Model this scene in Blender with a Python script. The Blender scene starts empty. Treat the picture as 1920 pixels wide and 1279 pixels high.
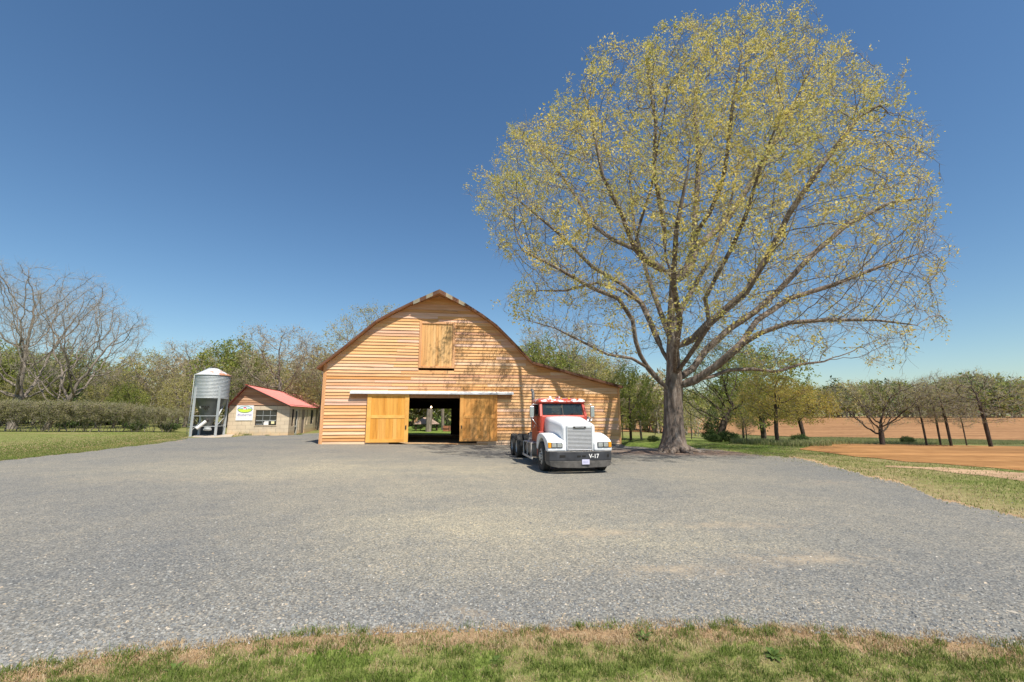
import bpy, math, random
import numpy as np
from mathutils import Vector, Matrix
rnd = random.Random(7)
RS = np.random.RandomState(11)
S = bpy.context.scene
COL = S.collection
rad = math.radians

# ------------------------------------------------------------------ camera, sky, sun, exposure
H = 2.0; F = 820.0; CX = 960.0; CY = 639.5
PITCH = math.atan(135.5 / F)
cam_d = bpy.data.cameras.new('camera'); cam = bpy.data.objects.new('camera', cam_d); COL.objects.link(cam)
cam.location = (0, 0, H); cam.rotation_euler = (rad(90) + PITCH, 0, 0)
cam_d.sensor_width = 36; cam_d.lens = F / 1920 * 36; cam_d.clip_end = 4000; cam_d.clip_start = 0.05
S.camera = cam
SUN_EL, SUN_AZ = rad(58), rad(147)          # azimuth measured from +Y towards +X
w = bpy.data.worlds.new('World'); S.world = w; w.use_nodes = True
wn = w.node_tree.nodes; wl = w.node_tree.links
sky = wn.new('ShaderNodeTexSky'); sky.sky_type = 'NISHITA'; sky.sun_disc = False
sky.sun_elevation = SUN_EL; sky.sun_rotation = SUN_AZ; sky.altitude = 200
sky.air_density = 1.15; sky.dust_density = 0.4; sky.ozone_density = 1.6
wn['Background'].inputs[1].default_value = 0.10
hsv = wn.new('ShaderNodeHueSaturation'); hsv.inputs['Saturation'].default_value = 1.13; wl.new(sky.outputs[0], hsv.inputs['Color'])
tint = wn.new('ShaderNodeMixRGB'); tint.blend_type = 'MULTIPLY'; tint.inputs[0].default_value = 1; tint.inputs[2].default_value = (.80, .905, .96, 1)
wl.new(hsv.outputs[0], tint.inputs[1]); wl.new(tint.outputs[0], wn['Background'].inputs[0])
sun_d = bpy.data.lights.new('sun', 'SUN'); sun = bpy.data.objects.new('sun', sun_d); COL.objects.link(sun)
sun_d.energy = 4.9; sun_d.angle = rad(0.53); sun_d.color = (1.0, 0.93, 0.82)
SD = Vector((math.sin(SUN_AZ) * math.cos(SUN_EL), math.cos(SUN_AZ) * math.cos(SUN_EL), math.sin(SUN_EL)))
sun.rotation_euler = SD.to_track_quat('Z', 'Y').to_euler()
sun.location = (20, -20, 40)
S.view_settings.view_transform = 'Standard'; S.view_settings.look = 'None'
S.view_settings.gamma = 1; S.view_settings.exposure = 0.35
S.render.film_transparent = False

# ------------------------------------------------------------------ photo geometry -> world
def sm(t):
    t = np.clip(t, 0, 1); return t * t * (3 - 2 * t)
def tz(x, y):
    x = np.asarray(x, float); y = np.asarray(y, float)
    z = -0.18 * sm((y - 18) / 12) * sm((x + 14) / 16)
    z = z - 0.42 * sm((y - 30) / 26) * sm((x + 40) / 16)
    dip = -3.0 * sm((x - 2) / 62) * sm((y - 14) / 66)
    rise = 3.1 * sm((x - 2) / 62) * np.clip((y - 96) / 124, 0, 1.0)
    return z + dip + rise
def ray(px, py):
    px = np.asarray(px, float); py = np.asarray(py, float)
    a = (px - CX) / F; b = -(py - CY) / F
    c, s = math.cos(PITCH), math.sin(PITCH)
    return np.stack([a, c - b * s + 0 * a, s + b * c + 0 * a], -1)
_D = np.exp(np.linspace(math.log(1.0), math.log(900), 700))
def G(px, py):
    """where the line of sight through a photo pixel meets the ground"""
    px, py = np.broadcast_arrays(np.asarray(px, float), np.asarray(py, float))
    shp = px.shape; d = ray(px.ravel(), py.ravel())
    tt = _D[None, :] / d[:, 1:2]
    f = H + tt * d[:, 2:3] - tz(tt * d[:, 0:1], _D[None, :])
    neg = f < 0; k = np.argmax(neg, 1); k[~neg.any(1)] = len(_D) - 1; k = np.maximum(k, 1)
    r = np.arange(len(k)); f0, f1 = f[r, k - 1], f[r, k]
    u = np.clip(f0 / np.where(abs(f0 - f1) < 1e-9, 1, f0 - f1), 0, 1)
    Y = _D[k - 1] + u * (_D[k] - _D[k - 1]); t = Y / d[:, 1]
    X = t * d[:, 0]
    return np.stack([X, Y, tz(X, Y)], -1).reshape(shp + (3,))
def P(px, py, Y):
    d = ray(px, py); return np.array([0, 0, H]) + d * (Y / d[..., 1:2])
def project(X):
    X = np.asarray(X, float); c, s = math.cos(PITCH), math.sin(PITCH)
    y = X[..., 1]; z = X[..., 2] - H
    dep = np.maximum(y * c + z * s, 1e-3); up = -y * s + z * c
    return CX + F * X[..., 0] / dep, CY - F * up / dep, dep
class Frame:
    """a facade frame: u along the front, v inward, z up"""
    def __init__(s, O, yaw):
        s.O = np.array([O[0], O[1], 0.0]); s.yaw = yaw
        s.u = np.array([math.cos(yaw), math.sin(yaw), 0]); s.v = np.array([-math.sin(yaw), math.cos(yaw), 0])
    def pix(s, px, py, off=0.0):
        d = ray(px, py); c = np.array([0, 0, H]) - s.O
        t = (off - c @ s.v) / (d @ s.v); X = c + d * t
        return float(X @ s.u), float(X[2])
    def pixu(s, px, py, u0):      # on the plane u = u0: returns v, z
        d = ray(px, py); c = np.array([0, 0, H]) - s.O
        t = (u0 - c @ s.u) / (d @ s.u); X = c + d * t
        return float(X @ s.v), float(X[2])
    def world(s, u, v, z=0): return s.O + s.u * u + s.v * v + np.array([0, 0, z])

# ------------------------------------------------------------------ mesh helpers
def np_mesh(name, V, Fs, smooth=False):
    V = np.asarray(V, np.float32).reshape(-1, 3); me = bpy.data.meshes.new(name)
    Fs = [np.asarray(f, np.int32) for f in (Fs if isinstance(Fs, list) else [Fs]) if len(f)]
    me.vertices.add(len(V)); me.vertices.foreach_set('co', V.ravel())
    tot = np.concatenate([np.full(len(f), f.shape[1], np.int32) for f in Fs])
    idx = np.concatenate([f.ravel() for f in Fs])
    me.loops.add(len(idx)); me.loops.foreach_set('vertex_index', idx)
    me.polygons.add(len(tot)); me.polygons.foreach_set('loop_start', np.concatenate([[0], np.cumsum(tot)[:-1]]).astype(np.int32))
    me.polygons.foreach_set('loop_total', tot)
    me.polygons.foreach_set('use_smooth', np.full(len(tot), smooth))
    me.update(calc_edges=True); return me
def link(name, me, mat=None, parent=None):
    o = bpy.data.objects.new(name, me); COL.objects.link(o)
    if mat and me and not me.materials: me.materials.append(mat)
    if parent: o.parent = parent
    return o
def tag(o, label=None, cat=None, group=None, kind=None):
    for k, v in (('label', label), ('category', cat), ('group', group), ('kind', kind)):
        if v: o[k] = v
    return o
def empty(name, loc, yaw=0, **kw):
    o = bpy.data.objects.new(name, None); COL.objects.link(o); o.empty_display_size = 0.3
    o.location = [float(c) for c in loc]; o.rotation_euler = (0, 0, yaw); return tag(o, **kw)
class MB:
    def __init__(s): s.v = []; s.f = []; s.sm = []
    def add(s, vs, fs, smooth=False):
        b = len(s.v); s.v += [tuple(float(c) for c in p) for p in vs]
        s.f += [tuple(b + i for i in f) for f in fs]; s.sm += [smooth] * len(fs); return s
    def hexa(s, p): return s.add(p, [(0, 3, 2, 1), (4, 5, 6, 7), (0, 1, 5, 4), (1, 2, 6, 5), (2, 3, 7, 6), (3, 0, 4, 7)])
    def box(s, x0, x1, y0, y1, z0, z1):
        return s.hexa([(x0, y0, z0), (x1, y0, z0), (x1, y1, z0), (x0, y1, z0), (x0, y0, z1), (x1, y0, z1), (x1, y1, z1), (x0, y1, z1)])
    def prism(s, poly, a, b, ax='xz', smooth=False):
        n = len(poly)
        m = {'xz': lambda p, t: (p[0], t, p[1]), 'yz': lambda p, t: (t, p[0], p[1]), 'xy': lambda p, t: (p[0], p[1], t)}[ax]
        vs = [m(p, a) for p in poly] + [m(p, b) for p in poly]
        fs = [tuple(range(n))[::-1], tuple(range(n, 2 * n))]; s.add(vs, fs)
        s.f += []; b0 = len(s.v) - 2 * n
        for i in range(n):
            j = (i + 1) % n; s.f.append((b0 + i, b0 + j, b0 + n + j, b0 + n + i)); s.sm.append(smooth)
        return s
    def bar(s, a, b, w, h=None):
        a = Vector(a); b = Vector(b); h = h or w; t = (b - a).normalized()
        r = Vector((0, 0, 1)) if abs(t.z) < .9 else Vector((0, 1, 0))
        x = t.cross(r).normalized() * w / 2; y = x.normalized().cross(t).normalized() * h / 2
        return s.hexa([a - x - y, a + x - y, a + x + y, a - x + y, b - x - y, b + x - y, b + x + y, b - x + y])
    def tube(s, pts, r, n=8, smooth=True, caps=True):
        pts = [Vector(p) for p in pts]; m = len(pts)
        rr = r if isinstance(r, (list, tuple)) else [r] * m
        T = [(pts[min(i + 1, m - 1)] - pts[max(i - 1, 0)]).normalized() for i in range(m)]
        ref = Vector((0, 0, 1)) if abs(T[0].z) < .9 else Vector((1, 0, 0))
        x = T[0].cross(ref).normalized(); vs = []
        for i in range(m):
            x = (x - T[i] * x.dot(T[i])).normalized(); y = T[i].cross(x)
            for k in range(n):
                a = 2 * math.pi * k / n; vs.append(pts[i] + (x * math.cos(a) + y * math.sin(a)) * rr[i])
        fs = [(i * n + k, i * n + (k + 1) % n, (i + 1) * n + (k + 1) % n, (i + 1) * n + k) for i in range(m - 1) for k in range(n)]
        s.add(vs, fs, smooth)
        if caps: b = len(s.v) - m * n; s.f += [tuple(range(b, b + n))[::-1], tuple(range(b + (m - 1) * n, b + m * n))]; s.sm += [False, False]
        return s
    def lathe(s, prof, c=(0, 0, 0), n=32, axis='z', smooth=True, close=False):
        vs = []
        for r, h in prof:
            for k in range(n):
                a = 2 * math.pi * k / n; p, q = r * math.cos(a), r * math.sin(a)
                vs.append((c[0] + p, c[1] + q, c[2] + h) if axis == 'z' else (c[0] + h, c[1] + p, c[2] + q) if axis == 'x' else (c[0] + p, c[1] + h, c[2] + q))
        m = len(prof); R = m if close else m - 1
        fs = [(i * n + k, i * n + (k + 1) % n, ((i + 1) % m) * n + (k + 1) % n, ((i + 1) % m) * n + k) for i in range(R) for k in range(n)]
        return s.add(vs, fs, smooth)
    def build(s, name, mat=None, parent=None, bevel=0, seg=2):
        me = bpy.data.meshes.new(name); me.from_pydata(s.v, [], s.f); me.update()
        me.polygons.foreach_set('use_smooth', s.sm)
        o = link(name, me, mat, parent)
        if bevel:
            b = o.modifiers.new('bevel', 'BEVEL'); b.width = bevel; b.segments = seg; b.limit_method = 'ANGLE'; b.angle_limit = rad(35)
            b.harden_normals = False
        return o
def text_obj(name, s, size, mat, parent, loc, rot, shear=0, extrude=0.002, align='CENTER', xs=1.0, bold=0):
    cu = bpy.data.curves.new(name, 'FONT'); cu.body = s; cu.size = size; cu.extrude = extrude
    cu.align_x = align; cu.align_y = 'CENTER'; cu.shear = shear; cu.offset = bold
    t = bpy.data.objects.new(name, cu); COL.objects.link(t)
    dg = bpy.context.evaluated_depsgraph_get(); me = bpy.data.meshes.new_from_object(t.evaluated_get(dg))
    bpy.data.objects.remove(t); bpy.data.curves.remove(cu)
    me.transform(Matrix.Diagonal((xs, 1, 1, 1))); me.transform(rot.to_4x4()); me.transform(Matrix.Translation(loc))
    me.materials.clear()
    return link(name, me, mat, parent)

# ------------------------------------------------------------------ materials
class Mat:
    def __init__(s, name, rough=0.8, metal=0, spec=0.4):
        s.m = bpy.data.materials.new(name); s.m.use_nodes = True; s.t = s.m.node_tree
        s.b = s.t.nodes['Principled BSDF']; s.b.inputs['Roughness'].default_value = rough
        s.b.inputs['Metallic'].default_value = metal; s.b.inputs['Specular IOR Level'].default_value = spec
    def n(s, t, **kw):
        nd = s.t.nodes.new('ShaderNode' + t)
        for k, v in kw.items(): setattr(nd, k, v)
        return nd
    def l(s, a, b): s.t.links.new(a, b)
    def put(s, sock, v):
        if isinstance(v, bpy.types.NodeSocket): s.l(v, sock)
        elif isinstance(v, (tuple, list)) and len(v) == 3 and sock.type == 'RGBA': sock.default_value = (*v, 1)
        else: sock.default_value = v
    def coord(s, scale=(1, 1, 1), kind='Object'):
        if kind == 'World': g = s.n('NewGeometry').outputs['Position']
        else: g = s.n('TexCoord').outputs[kind]
        mp = s.n('Mapping'); s.l(g, mp.inputs[0]); mp.inputs['Scale'].default_value = scale; return mp.outputs[0]
    def noise(s, co, scale, detail=4, rough=.55, dist=0):
        nd = s.n('TexNoise'); s.l(co, nd.inputs['Vector']); nd.inputs['Scale'].default_value = scale
        nd.inputs['Detail'].default_value = detail; nd.inputs['Roughness'].default_value = rough; nd.inputs['Distortion'].default_value = dist
        return nd.outputs[0]
    def ramp(s, f, stops, interp='LINEAR'):
        r = s.n('ValToRGB'); s.put(r.inputs[0], f); e = r.color_ramp.elements; r.color_ramp.interpolation = interp
        while len(e) < len(stops): e.new(.5)
        for el, (p, c) in zip(e, stops): el.position = p; el.color = (*c, 1) if len(c) == 3 else c
        return r.outputs[0]
    def step(s, f, a, b): return s.ramp(f, [(a, (0, 0, 0)), (b, (1, 1, 1))])
    def mix(s, f, a, b, mode='MIX'):
        m = s.n('MixRGB', blend_type=mode); s.put(m.inputs[0], f); s.put(m.inputs[1], a); s.put(m.inputs[2], b); return m.outputs[0]
    def math(s, op, a, b=0.0):
        m = s.n('Math', operation=op); s.put(m.inputs[0], a); s.put(m.inputs[1], b); return m.outputs[0]
    def rand(s): return s.n('NewGeometry').outputs['Random Per Island']
    def col(s, c): s.put(s.b.inputs['Base Color'], c); return s
    def bump(s, h, strength=.3, dist=.02):
        b = s.n('Bump'); s.put(b.inputs['Height'], h); b.inputs['Strength'].default_value = strength; b.inputs['Distance'].default_value = dist
        s.l(b.outputs[0], s.b.inputs['Normal']); return s
def flat(name, c, rough=.7, metal=0, var=.18, scale=6, spec=.4, bump=0):
    m = Mat(name, rough, metal, spec); co = m.coord(); nz = m.noise(co, scale, 5)
    d = tuple(x * (1 - var) for x in c); e = tuple(min(1, x * (1 + var)) for x in c)
    m.col(m.ramp(nz, [(.3, d), (.7, e)]))
    if bump: m.bump(nz, bump, .02)
    return m.m
def wood(name, pal, grain=(1.2, 18, 18), streak=(.30, .20, .17), samt=.5, rough=.75, dark=.75):
    m = Mat(name, rough, spec=.25); r = m.rand(); co = m.coord()
    off = m.n('Combine' + 'XYZ'); m.put(off.inputs[0], m.math('MULTIPLY', r, 37.0)); m.put(off.inputs[2], m.math('MULTIPLY', r, 91.0))
    ad = m.n('VectorMath', operation='ADD'); m.l(co, ad.inputs[0]); m.l(off.outputs[0], ad.inputs[1])
    mp = m.n('Mapping'); m.l(ad.outputs[0], mp.inputs[0]); mp.inputs['Scale'].default_value = grain; v = mp.outputs[0]
    n1 = m.noise(v, 1.0, 5, .6, .6); n2 = m.noise(v, 3.1, 4, .6)
    base = m.ramp(r, [(i / (len(pal) - 1), c) for i, c in enumerate(pal)])
    c = m.mix(m.step(n1, .42, .7), base, m.mix(1, base, (dark, dark * .9, dark * .82), 'MULTIPLY'))
    mp2 = m.n('Mapping'); m.l(ad.outputs[0], mp2.inputs[0]); mp2.inputs['Scale'].default_value = tuple(g * .3 for g in grain)
    n3 = m.noise(mp2.outputs[0], 1.0, 3, .6, 1.0)
    c = m.mix(m.math('MULTIPLY', m.step(n3, .60, .74), samt), c, streak)
    m.col(c); m.bump(m.mix(.5, n1, n2), .25, .01); return m.m
PAL = [(.74, .39, .15), (.88, .56, .27), (.68, .33, .11), (.85, .52, .28), (.79, .44, .18), (.92, .66, .43), (.70, .38, .22), (.86, .51, .21), (.84, .56, .40), (.76, .46, .30)]
PAL = [(a * .99, b * .99, c * 1.02) for a, b, c in PAL]
M = {}
M['board'] = wood('barn_clapboard', PAL, (.5, 9, 9), (.31, .20, .16), .75)
M['board_v'] = wood('hatch_boards', [(.80, .46, .18), (.86, .54, .25), (.76, .40, .15), (.84, .50, .21)], (9, 9, .5), samt=.4)
M['door_wood'] = wood('varnished_pine', [(.78, .36, .06), (.84, .42, .09), (.72, .31, .045), (.88, .47, .13)], (7, 7, .5), (.55, .22, .05), .35)
M['door_frame'] = wood('varnished_rail', [(.86, .44, .09), (.90, .50, .14), (.82, .40, .08)], (1, 8, 1), (.6, .28, .08), .2)
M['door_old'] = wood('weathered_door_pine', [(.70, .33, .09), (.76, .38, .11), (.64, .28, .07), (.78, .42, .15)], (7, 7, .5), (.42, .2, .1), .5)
M['trim'] = wood('trim_board', [(.80, .44, .22), (.74, .38, .17), (.84, .50, .28)], (9, 9, .6), (.4, .22, .12), .3)
M['gable'] = wood('weathered_siding', [(.50, .27, .16), (.62, .40, .26), (.40, .22, .14), (.58, .34, .19)], (.6, 9, 9), (.22, .15, .12), .6)
M['roof_brown'] = wood('old_roof_boards', [(.13, .07, .045), (.19, .10, .065), (.10, .06, .045), (.16, .085, .05)], (3, 1, 3), (.3, .26, .2), .35)
M['fascia'] = wood('rake_edge', [(.16, .075, .045), (.12, .055, .035), (.20, .10, .06), (.14, .07, .045)], (2, 2, 2), (.3, .25, .18), .3)
M['fascia_pale'] = wood('rake_edge_pale', [(.33, .30, .22), (.40, .36, .27), (.30, .26, .19)], (2, 2, 2))
M['darkwood'] = flat('interior_timber', (.05, .032, .022), .9)
M['soffit'] = wood('soffit', [(.50, .24, .10), (.42, .2, .09), (.55, .28, .13)], (6, .5, 6))
M['tin'] = flat('galvanised_flashing', (.74, .75, .77), .45, 0, .12, 3)
M['iron'] = flat('dark_iron', (.04, .035, .03), .6)
# ------------------------------------------------------------------ ground materials
def gravel_mat():
    m = Mat('gravel', .92, spec=.2); co = m.coord(kind='World')
    v = m.n('TexVoronoi', feature='F1'); m.l(co, v.inputs['Vector']); v.inputs['Scale'].default_value = 52; v.inputs['Randomness'].default_value = 1
    v2 = m.n('TexVoronoi', feature='F1'); m.l(co, v2.inputs['Vector']); v2.inputs['Scale'].default_value = 70
    sep = m.n('SeparateColor'); m.l(v.outputs['Color'], sep.inputs[0])
    stone = m.ramp(sep.outputs[0], [(0, (.14, .14, .135)), (.25, (.20, .20, .19)), (.5, (.255, .252, .235)), (.75, (.31, .30, .275)), (.94, (.37, .35, .31)), (1, (.50, .43, .33))])
    big = m.noise(co, .22, 5, .6); med = m.noise(co, 2.2, 5, .65)
    c = m.mix(.6, stone, m.ramp(med, [(.3, (.76, .78, .80)), (.7, (1.12, 1.08, 1.0))]), 'MULTIPLY')
    c = m.mix(.55, c, m.ramp(big, [(.35, (.76, .79, .82)), (.66, (1.2, 1.14, 1.0))]), 'MULTIPLY')
    crev = m.ramp(v.outputs['Distance'], [(.0, (1, 1, 1)), (.55, (.85, .85, .86)), (.9, (.52, .52, .54))])
    c = m.mix(1, c, crev, 'MULTIPLY')
    aw = m.n('Attribute', attribute_name='worn'); fw = m.math('MULTIPLY', aw.outputs['Fac'], m.ramp(m.noise(m.coord((.35, 1, 1), 'World'), .8, 5, .65), [(.3, (.45, .45, .45)), (.6, (1, 1, 1))]))
    c = m.mix(fw, c, m.mix(1, c, (1.62, 1.52, 1.28), 'MULTIPLY'))
    a = m.n('Attribute', attribute_name='dirt'); d = a.outputs['Fac']
    n5 = m.noise(co, 3.5, 6, .7)
    f = m.step(m.math('ADD', d, m.math('MULTIPLY', m.math('SUBTRACT', n5, .5), 1.7)), .18, .95)
    c = m.mix(m.math('MULTIPLY', f, .68), c, m.ramp(n5, [(.3, (.32, .25, .17)), (.7, (.52, .41, .28))]))
    a2 = m.n('Attribute', attribute_name='litter'); f2 = m.step(m.math('ADD', a2.outputs['Fac'], m.math('MULTIPLY', m.math('SUBTRACT', n5, .5), 1.4)), .3, .9)
    c = m.mix(m.math('MULTIPLY', f2, .8), c, m.ramp(m.noise(co, 9, 5, .7), [(.3, (.12, .08, .06)), (.7, (.31, .19, .13))]))
    m.col(c)
    hh = m.mix(.4, m.math('SUBTRACT', 1.0, v.outputs['Distance']), m.math('SUBTRACT', 1.0, v2.outputs['Distance']))
    m.bump(m.mix(.25, hh, med), .36, .018); return m.m
M['gravel'] = gravel_mat()
def soil(name, c0, c1, scale=2, rows=None):
    m = Mat(name, .95, spec=.1); co = m.coord(kind='World'); n1 = m.noise(co, scale, 6, .7); n2 = m.noise(m.coord((.04, .5, 1), 'World'), 1.0, 6, .7)
    c = m.ramp(n1, [(.3, c0), (.7, c1)]); c = m.mix(.7, c, m.ramp(n2, [(.38, (.62, .60, .58)), (.60, (1.28, 1.26, 1.24))]), 'MULTIPLY')
    m.col(c); m.bump(n1, .7, .1); return m.m
M['field'] = soil('red_clay', (.27, .135, .05), (.44, .235, .095), .9)
M['field2'] = soil('tilled_clay', (.25, .13, .058), (.40, .225, .11), .7)
M['dirt'] = soil('verge_dirt', (.38, .25, .14), (.60, .43, .26), 14)
M['track'] = soil('dirt_track', (.34, .22, .13), (.50, .35, .23), 2)
def turf_mat():
    m = Mat('turf', .95, spec=.1); co = m.coord(kind='World'); a = m.noise(co, .35, 6, .65); b = m.noise(co, 5, 6, .7); st = m.noise(m.coord((.12, .8, 1), 'World'), 1, 5, .7)
    g = m.ramp(b, [(.25, (.08, .10, .024)), (.5, (.155, .18, .048)), (.75, (.26, .265, .09))])
    s = m.ramp(b, [(.3, (.26, .19, .10)), (.7, (.46, .36, .20))])
    f = m.step(m.mix(.5, a, st), .42, .62)
    at = m.n('Attribute', attribute_name='dry')
    f = m.math('ADD', m.math('MULTIPLY', f, .6), at.outputs['Fac'])
    lu = m.n('Attribute', attribute_name='lush').outputs['Fac']
    g = m.mix(lu, g, m.ramp(b, [(.25, (.075, .125, .02)), (.5, (.14, .215, .035)), (.75, (.24, .31, .07))])); f = m.math('MULTIPLY', f, m.math('SUBTRACT', 1.0, m.math('MULTIPLY', lu, .8)))
    m.col(m.mix(f, g, s)); m.bump(b, .8, .06); return m.m
M['turf'] = turf_mat()
def blade_mat(name, pal, trans=.35):
    m = Mat(name, .7, spec=.15); c = m.ramp(m.rand(), [(i / (len(pal) - 1), p) for i, p in enumerate(pal)]); m.col(c)
    t = m.n('BsdfTranslucent'); m.l(c, t.inputs[0]); x = m.n('MixShader'); x.inputs[0].default_value = trans
    m.l(m.b.outputs[0], x.inputs[1]); m.l(t.outputs[0], x.inputs[2]); m.l(x.outputs[0], m.t.nodes['Material Output'].inputs[0]); return m.m
M['blade'] = blade_mat('green_blades', [(.11, .17, .03), (.17, .235, .045), (.23, .29, .07), (.13, .18, .035), (.33, .33, .13)])
M['straw'] = blade_mat('straw_blades', [(.42, .31, .16), (.56, .43, .25), (.36, .23, .13), (.62, .50, .32), (.48, .33, .2)], .2)
M['weed'] = blade_mat('weed_leaf', [(.10, .17, .04), (.15, .22, .06)])
M['tallgrass'] = blade_mat('tall_grass', [(.24, .27, .10), (.35, .34, .17), (.19, .24, .07), (.42, .38, .24)])

# ------------------------------------------------------------------ ground
def nz2(x, y, s=1.0, seed=0):
    r = np.random.RandomState(seed); o = 0; a = 1
    for k in range(7):
        th, ph = r.rand(2) * 6.28; fq = s * (1.7 ** (k / 1.3)); o = o + a * np.sin(fq * (x * math.cos(th) + y * math.sin(th)) + ph + 1.3 * np.sin(fq * .7 * (y * math.cos(ph) - x * math.sin(ph)) + th)); a *= .8
    return o / 3.0
def axis(lo, hi, n, k):
    t = np.linspace(-1, 1, n); s = np.sinh(k * t) / math.sinh(k); return np.where(s < 0, -s * lo, s * hi)
gx = np.unique(np.concatenate([axis(-900, 900, 321, 5.0), np.linspace(-8, 8, 161)])); gy = np.concatenate([[-60, -40, -25, -15, -8, -4], np.linspace(0, 7, 71), 7 + np.exp(np.linspace(math.log(1.1), math.log(1600), 330)) - 1.0])
X, Y = np.meshgrid(gx, gy); Z = tz(X, Y)
def grid_faces(nr, nc):
    i = np.arange(nr - 1)[:, None] * nc + np.arange(nc - 1)[None, :]
    return np.stack([i, i + 1, i + nc + 1, i + nc], -1).reshape(-1, 4)
me = np_mesh('ground', np.stack([X, Y, Z], -1), grid_faces(*X.shape), True)
NEAR = [(-900, 1330), (0, 1258), (150, 1236), (400, 1208), (600, 1187), (800, 1183), (1000, 1178), (1200, 1174), (1350, 1172), (1500, 1180), (1700, 1196), (1920, 1210), (2900, 1250)]
FAR = [(-900, 960), (-300, 893), (0, 862), (100, 852), (200, 841), (300, 829), (352, 822), (430, 820.5), (470, 817.5), (540, 816.5), (575, 814), (600, 813), (603, 829), (1160, 829), (1170, 836), (1230, 842), (1320, 842), (1400, 850), (1500, 862), (1600, 886), (1690, 903), (1750, 935), (1830, 955), (1920, 968), (2200, 1010), (2900, 1120)]
def curve(c, px): return np.interp(px, [p[0] for p in c], [p[1] for p in c])
def near_py(px): return curve(NEAR, px) + 2.2 * np.sin(px * .021) + 1.6 * np.sin(px * .067 + 1) + 1.2 * np.sin(px * .19)
def far_py(px):
    e = .5 * np.sin(px * .05) + .35 * np.sin(px * .17 + 2); r_ = np.clip((px - 1360) / 200, 0, 1)
    return curve(FAR, px) + np.where((px > 598) & (px < 1165), 0, e * (1 + r_) + r_ * (2.2 * np.sin(px * .023 + 1) + 1.3 * np.sin(px * .31 + np.sin(px * .11) * 3) + .8 * np.sin(px * .83)))
vx, vy, vd = project(np.stack([X, Y, Z], -1))
infront = (Y > .5)
dry = np.where(infront, np.exp(-((vy - near_py(vx)) / 26.0) ** 2) * (vy > near_py(vx) - 30) * .9, 0)
dry = dry + np.where(infront & (vx > 1480) & (Y < 40), .35 * np.exp(-((vy - far_py(vx) + 8) / 16.0) ** 2), 0)
at = me.attributes.new('dry', 'FLOAT', 'POINT'); at.data.foreach_set('value', np.clip(dry, 0, 1).ravel().astype(np.float32))
lush = np.where(infront & (vx > 1100) & (vx < 1640) & (vy < 880) & (Y < 60), .95 * np.exp(-((vy - 836) / 16.0) ** 2), 0) + np.where(infront & (vx > 730) & (vx < 900) & (vy < 830), .9, 0) + np.where(infront & (vx < 400) & (vy < 870), .45 * np.clip(.4 + nz2(X, Y, .35, 6), 0, 1), 0)
lush = lush + np.where(infront & (Y < 7), np.clip(.35 + 1.1 * nz2(X, Y, 2.6, 5) + np.interp(vx, [0, 500, 1100, 1300, 1920], [-.5, -.4, 0, .3, .1]), 0, 1) * (vy > near_py(vx) + 15), 0)
at = me.attributes.new('lush', 'FLOAT', 'POINT'); at.data.foreach_set('value', np.clip(lush, 0, 1).ravel().astype(np.float32))
g = link('ground', me, M['turf']); tag(g, kind='structure')
def strip(name, mat, pxs, near, far, rows, lift=.004, attrs=None, power=1.0):
    px = np.asarray(pxs, float); t = np.linspace(0, 1, rows)[:, None] ** power
    A = near(px)[None, :]; B = far(px)[None, :]
    # interpolate in inverse screen height so rows are even in depth
    py = A * (1 - t) + B * t
    W = G(np.broadcast_to(px[None, :], py.shape), py); W[..., 2] += lift + .0010 * np.maximum(W[..., 1] - 12, 0)
    me = np_mesh(name, W, grid_faces(*py.shape), True)
    for k, f in (attrs or {}).items():
        a = me.attributes.new(k, 'FLOAT', 'POINT'); a.data.foreach_set('value', np.clip(f(W, np.broadcast_to(px, py.shape), py), 0, 1).ravel().astype(np.float32))
    o = link(name, me, mat); tag(o, kind='structure'); return o
pxs = np.concatenate([np.linspace(-900, -20, 60), np.linspace(-16, 1936, 650), np.linspace(1960, 2900, 60)])
TREE = G(1263, 848)
def dirt_attr(W, px, py):
    d = .62 * np.exp(-((py - near_py(px)) / 5.0) ** 2) + .5 * np.exp(-((py - far_py(px)) / 3.0) ** 2) * ((px > 1400) | (px < 340))
    for cx, cy, sx, sy, a in ((1500, 1048, 150, 15, .60), (1120, 1000, 90, 9, .62), (1250, 1068, 130, 9, .5), (885, 1152, 60, 15, .52), (1380, 985, 160, 8, .5), (300, 900, 260, 7, .25), (760, 900, 300, 6, .22), (1690, 1120, 160, 14, .25), (560, 1010, 300, 14, .15), (1560, 905, 60, 6, .35), (1300, 1080, 200, 12, .2), (700, 845, 120, 5, .15)):
        d = d + a * np.exp(-((px - cx) / sx) ** 2 - ((py - cy) / sy) ** 2)
    return d
def worn_attr(W, px, py):
    a = .88 * np.exp(-((px - 880) / 470) ** 2 - ((py - 985) / 105) ** 2) + .75 * np.exp(-((px - 600) / 520) ** 2 - ((py - 880) / 26) ** 2) + .5 * np.exp(-((px - 1350) / 300) ** 2 - ((py - 1010) / 50) ** 2)
    # wheel lanes sweeping round to the barn
    for x0, k, w_ in ((-6.5, .075, .9), (-4.6, .075, .9), (1.5, -.03, 1.0), (3.6, -.03, 1.0)):
        xx = x0 + k * (W[..., 1] - 12) ** 2 * .6; a = a - .22 * np.exp(-((W[..., 0] - xx) / w_) ** 2) * (W[..., 1] < 25)
    return a
def litter_attr(W, px, py):
    r = np.hypot((W[..., 0] - TREE[0] - 1.0) / 6.5, (W[..., 1] - TREE[1] + 0.6) / 2.6); d = np.exp(-r ** 2) * 1.1
    r = np.hypot((W[..., 0] - 4.5) / 5.0, (W[..., 1] - 27.5) / 1.6); return d + .45 * np.exp(-r ** 2)
strip('gravel_lot', M['gravel'], pxs, near_py, far_py, 150, .006, {'dirt': dirt_attr, 'litter': litter_attr, 'worn': worn_attr})
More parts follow.
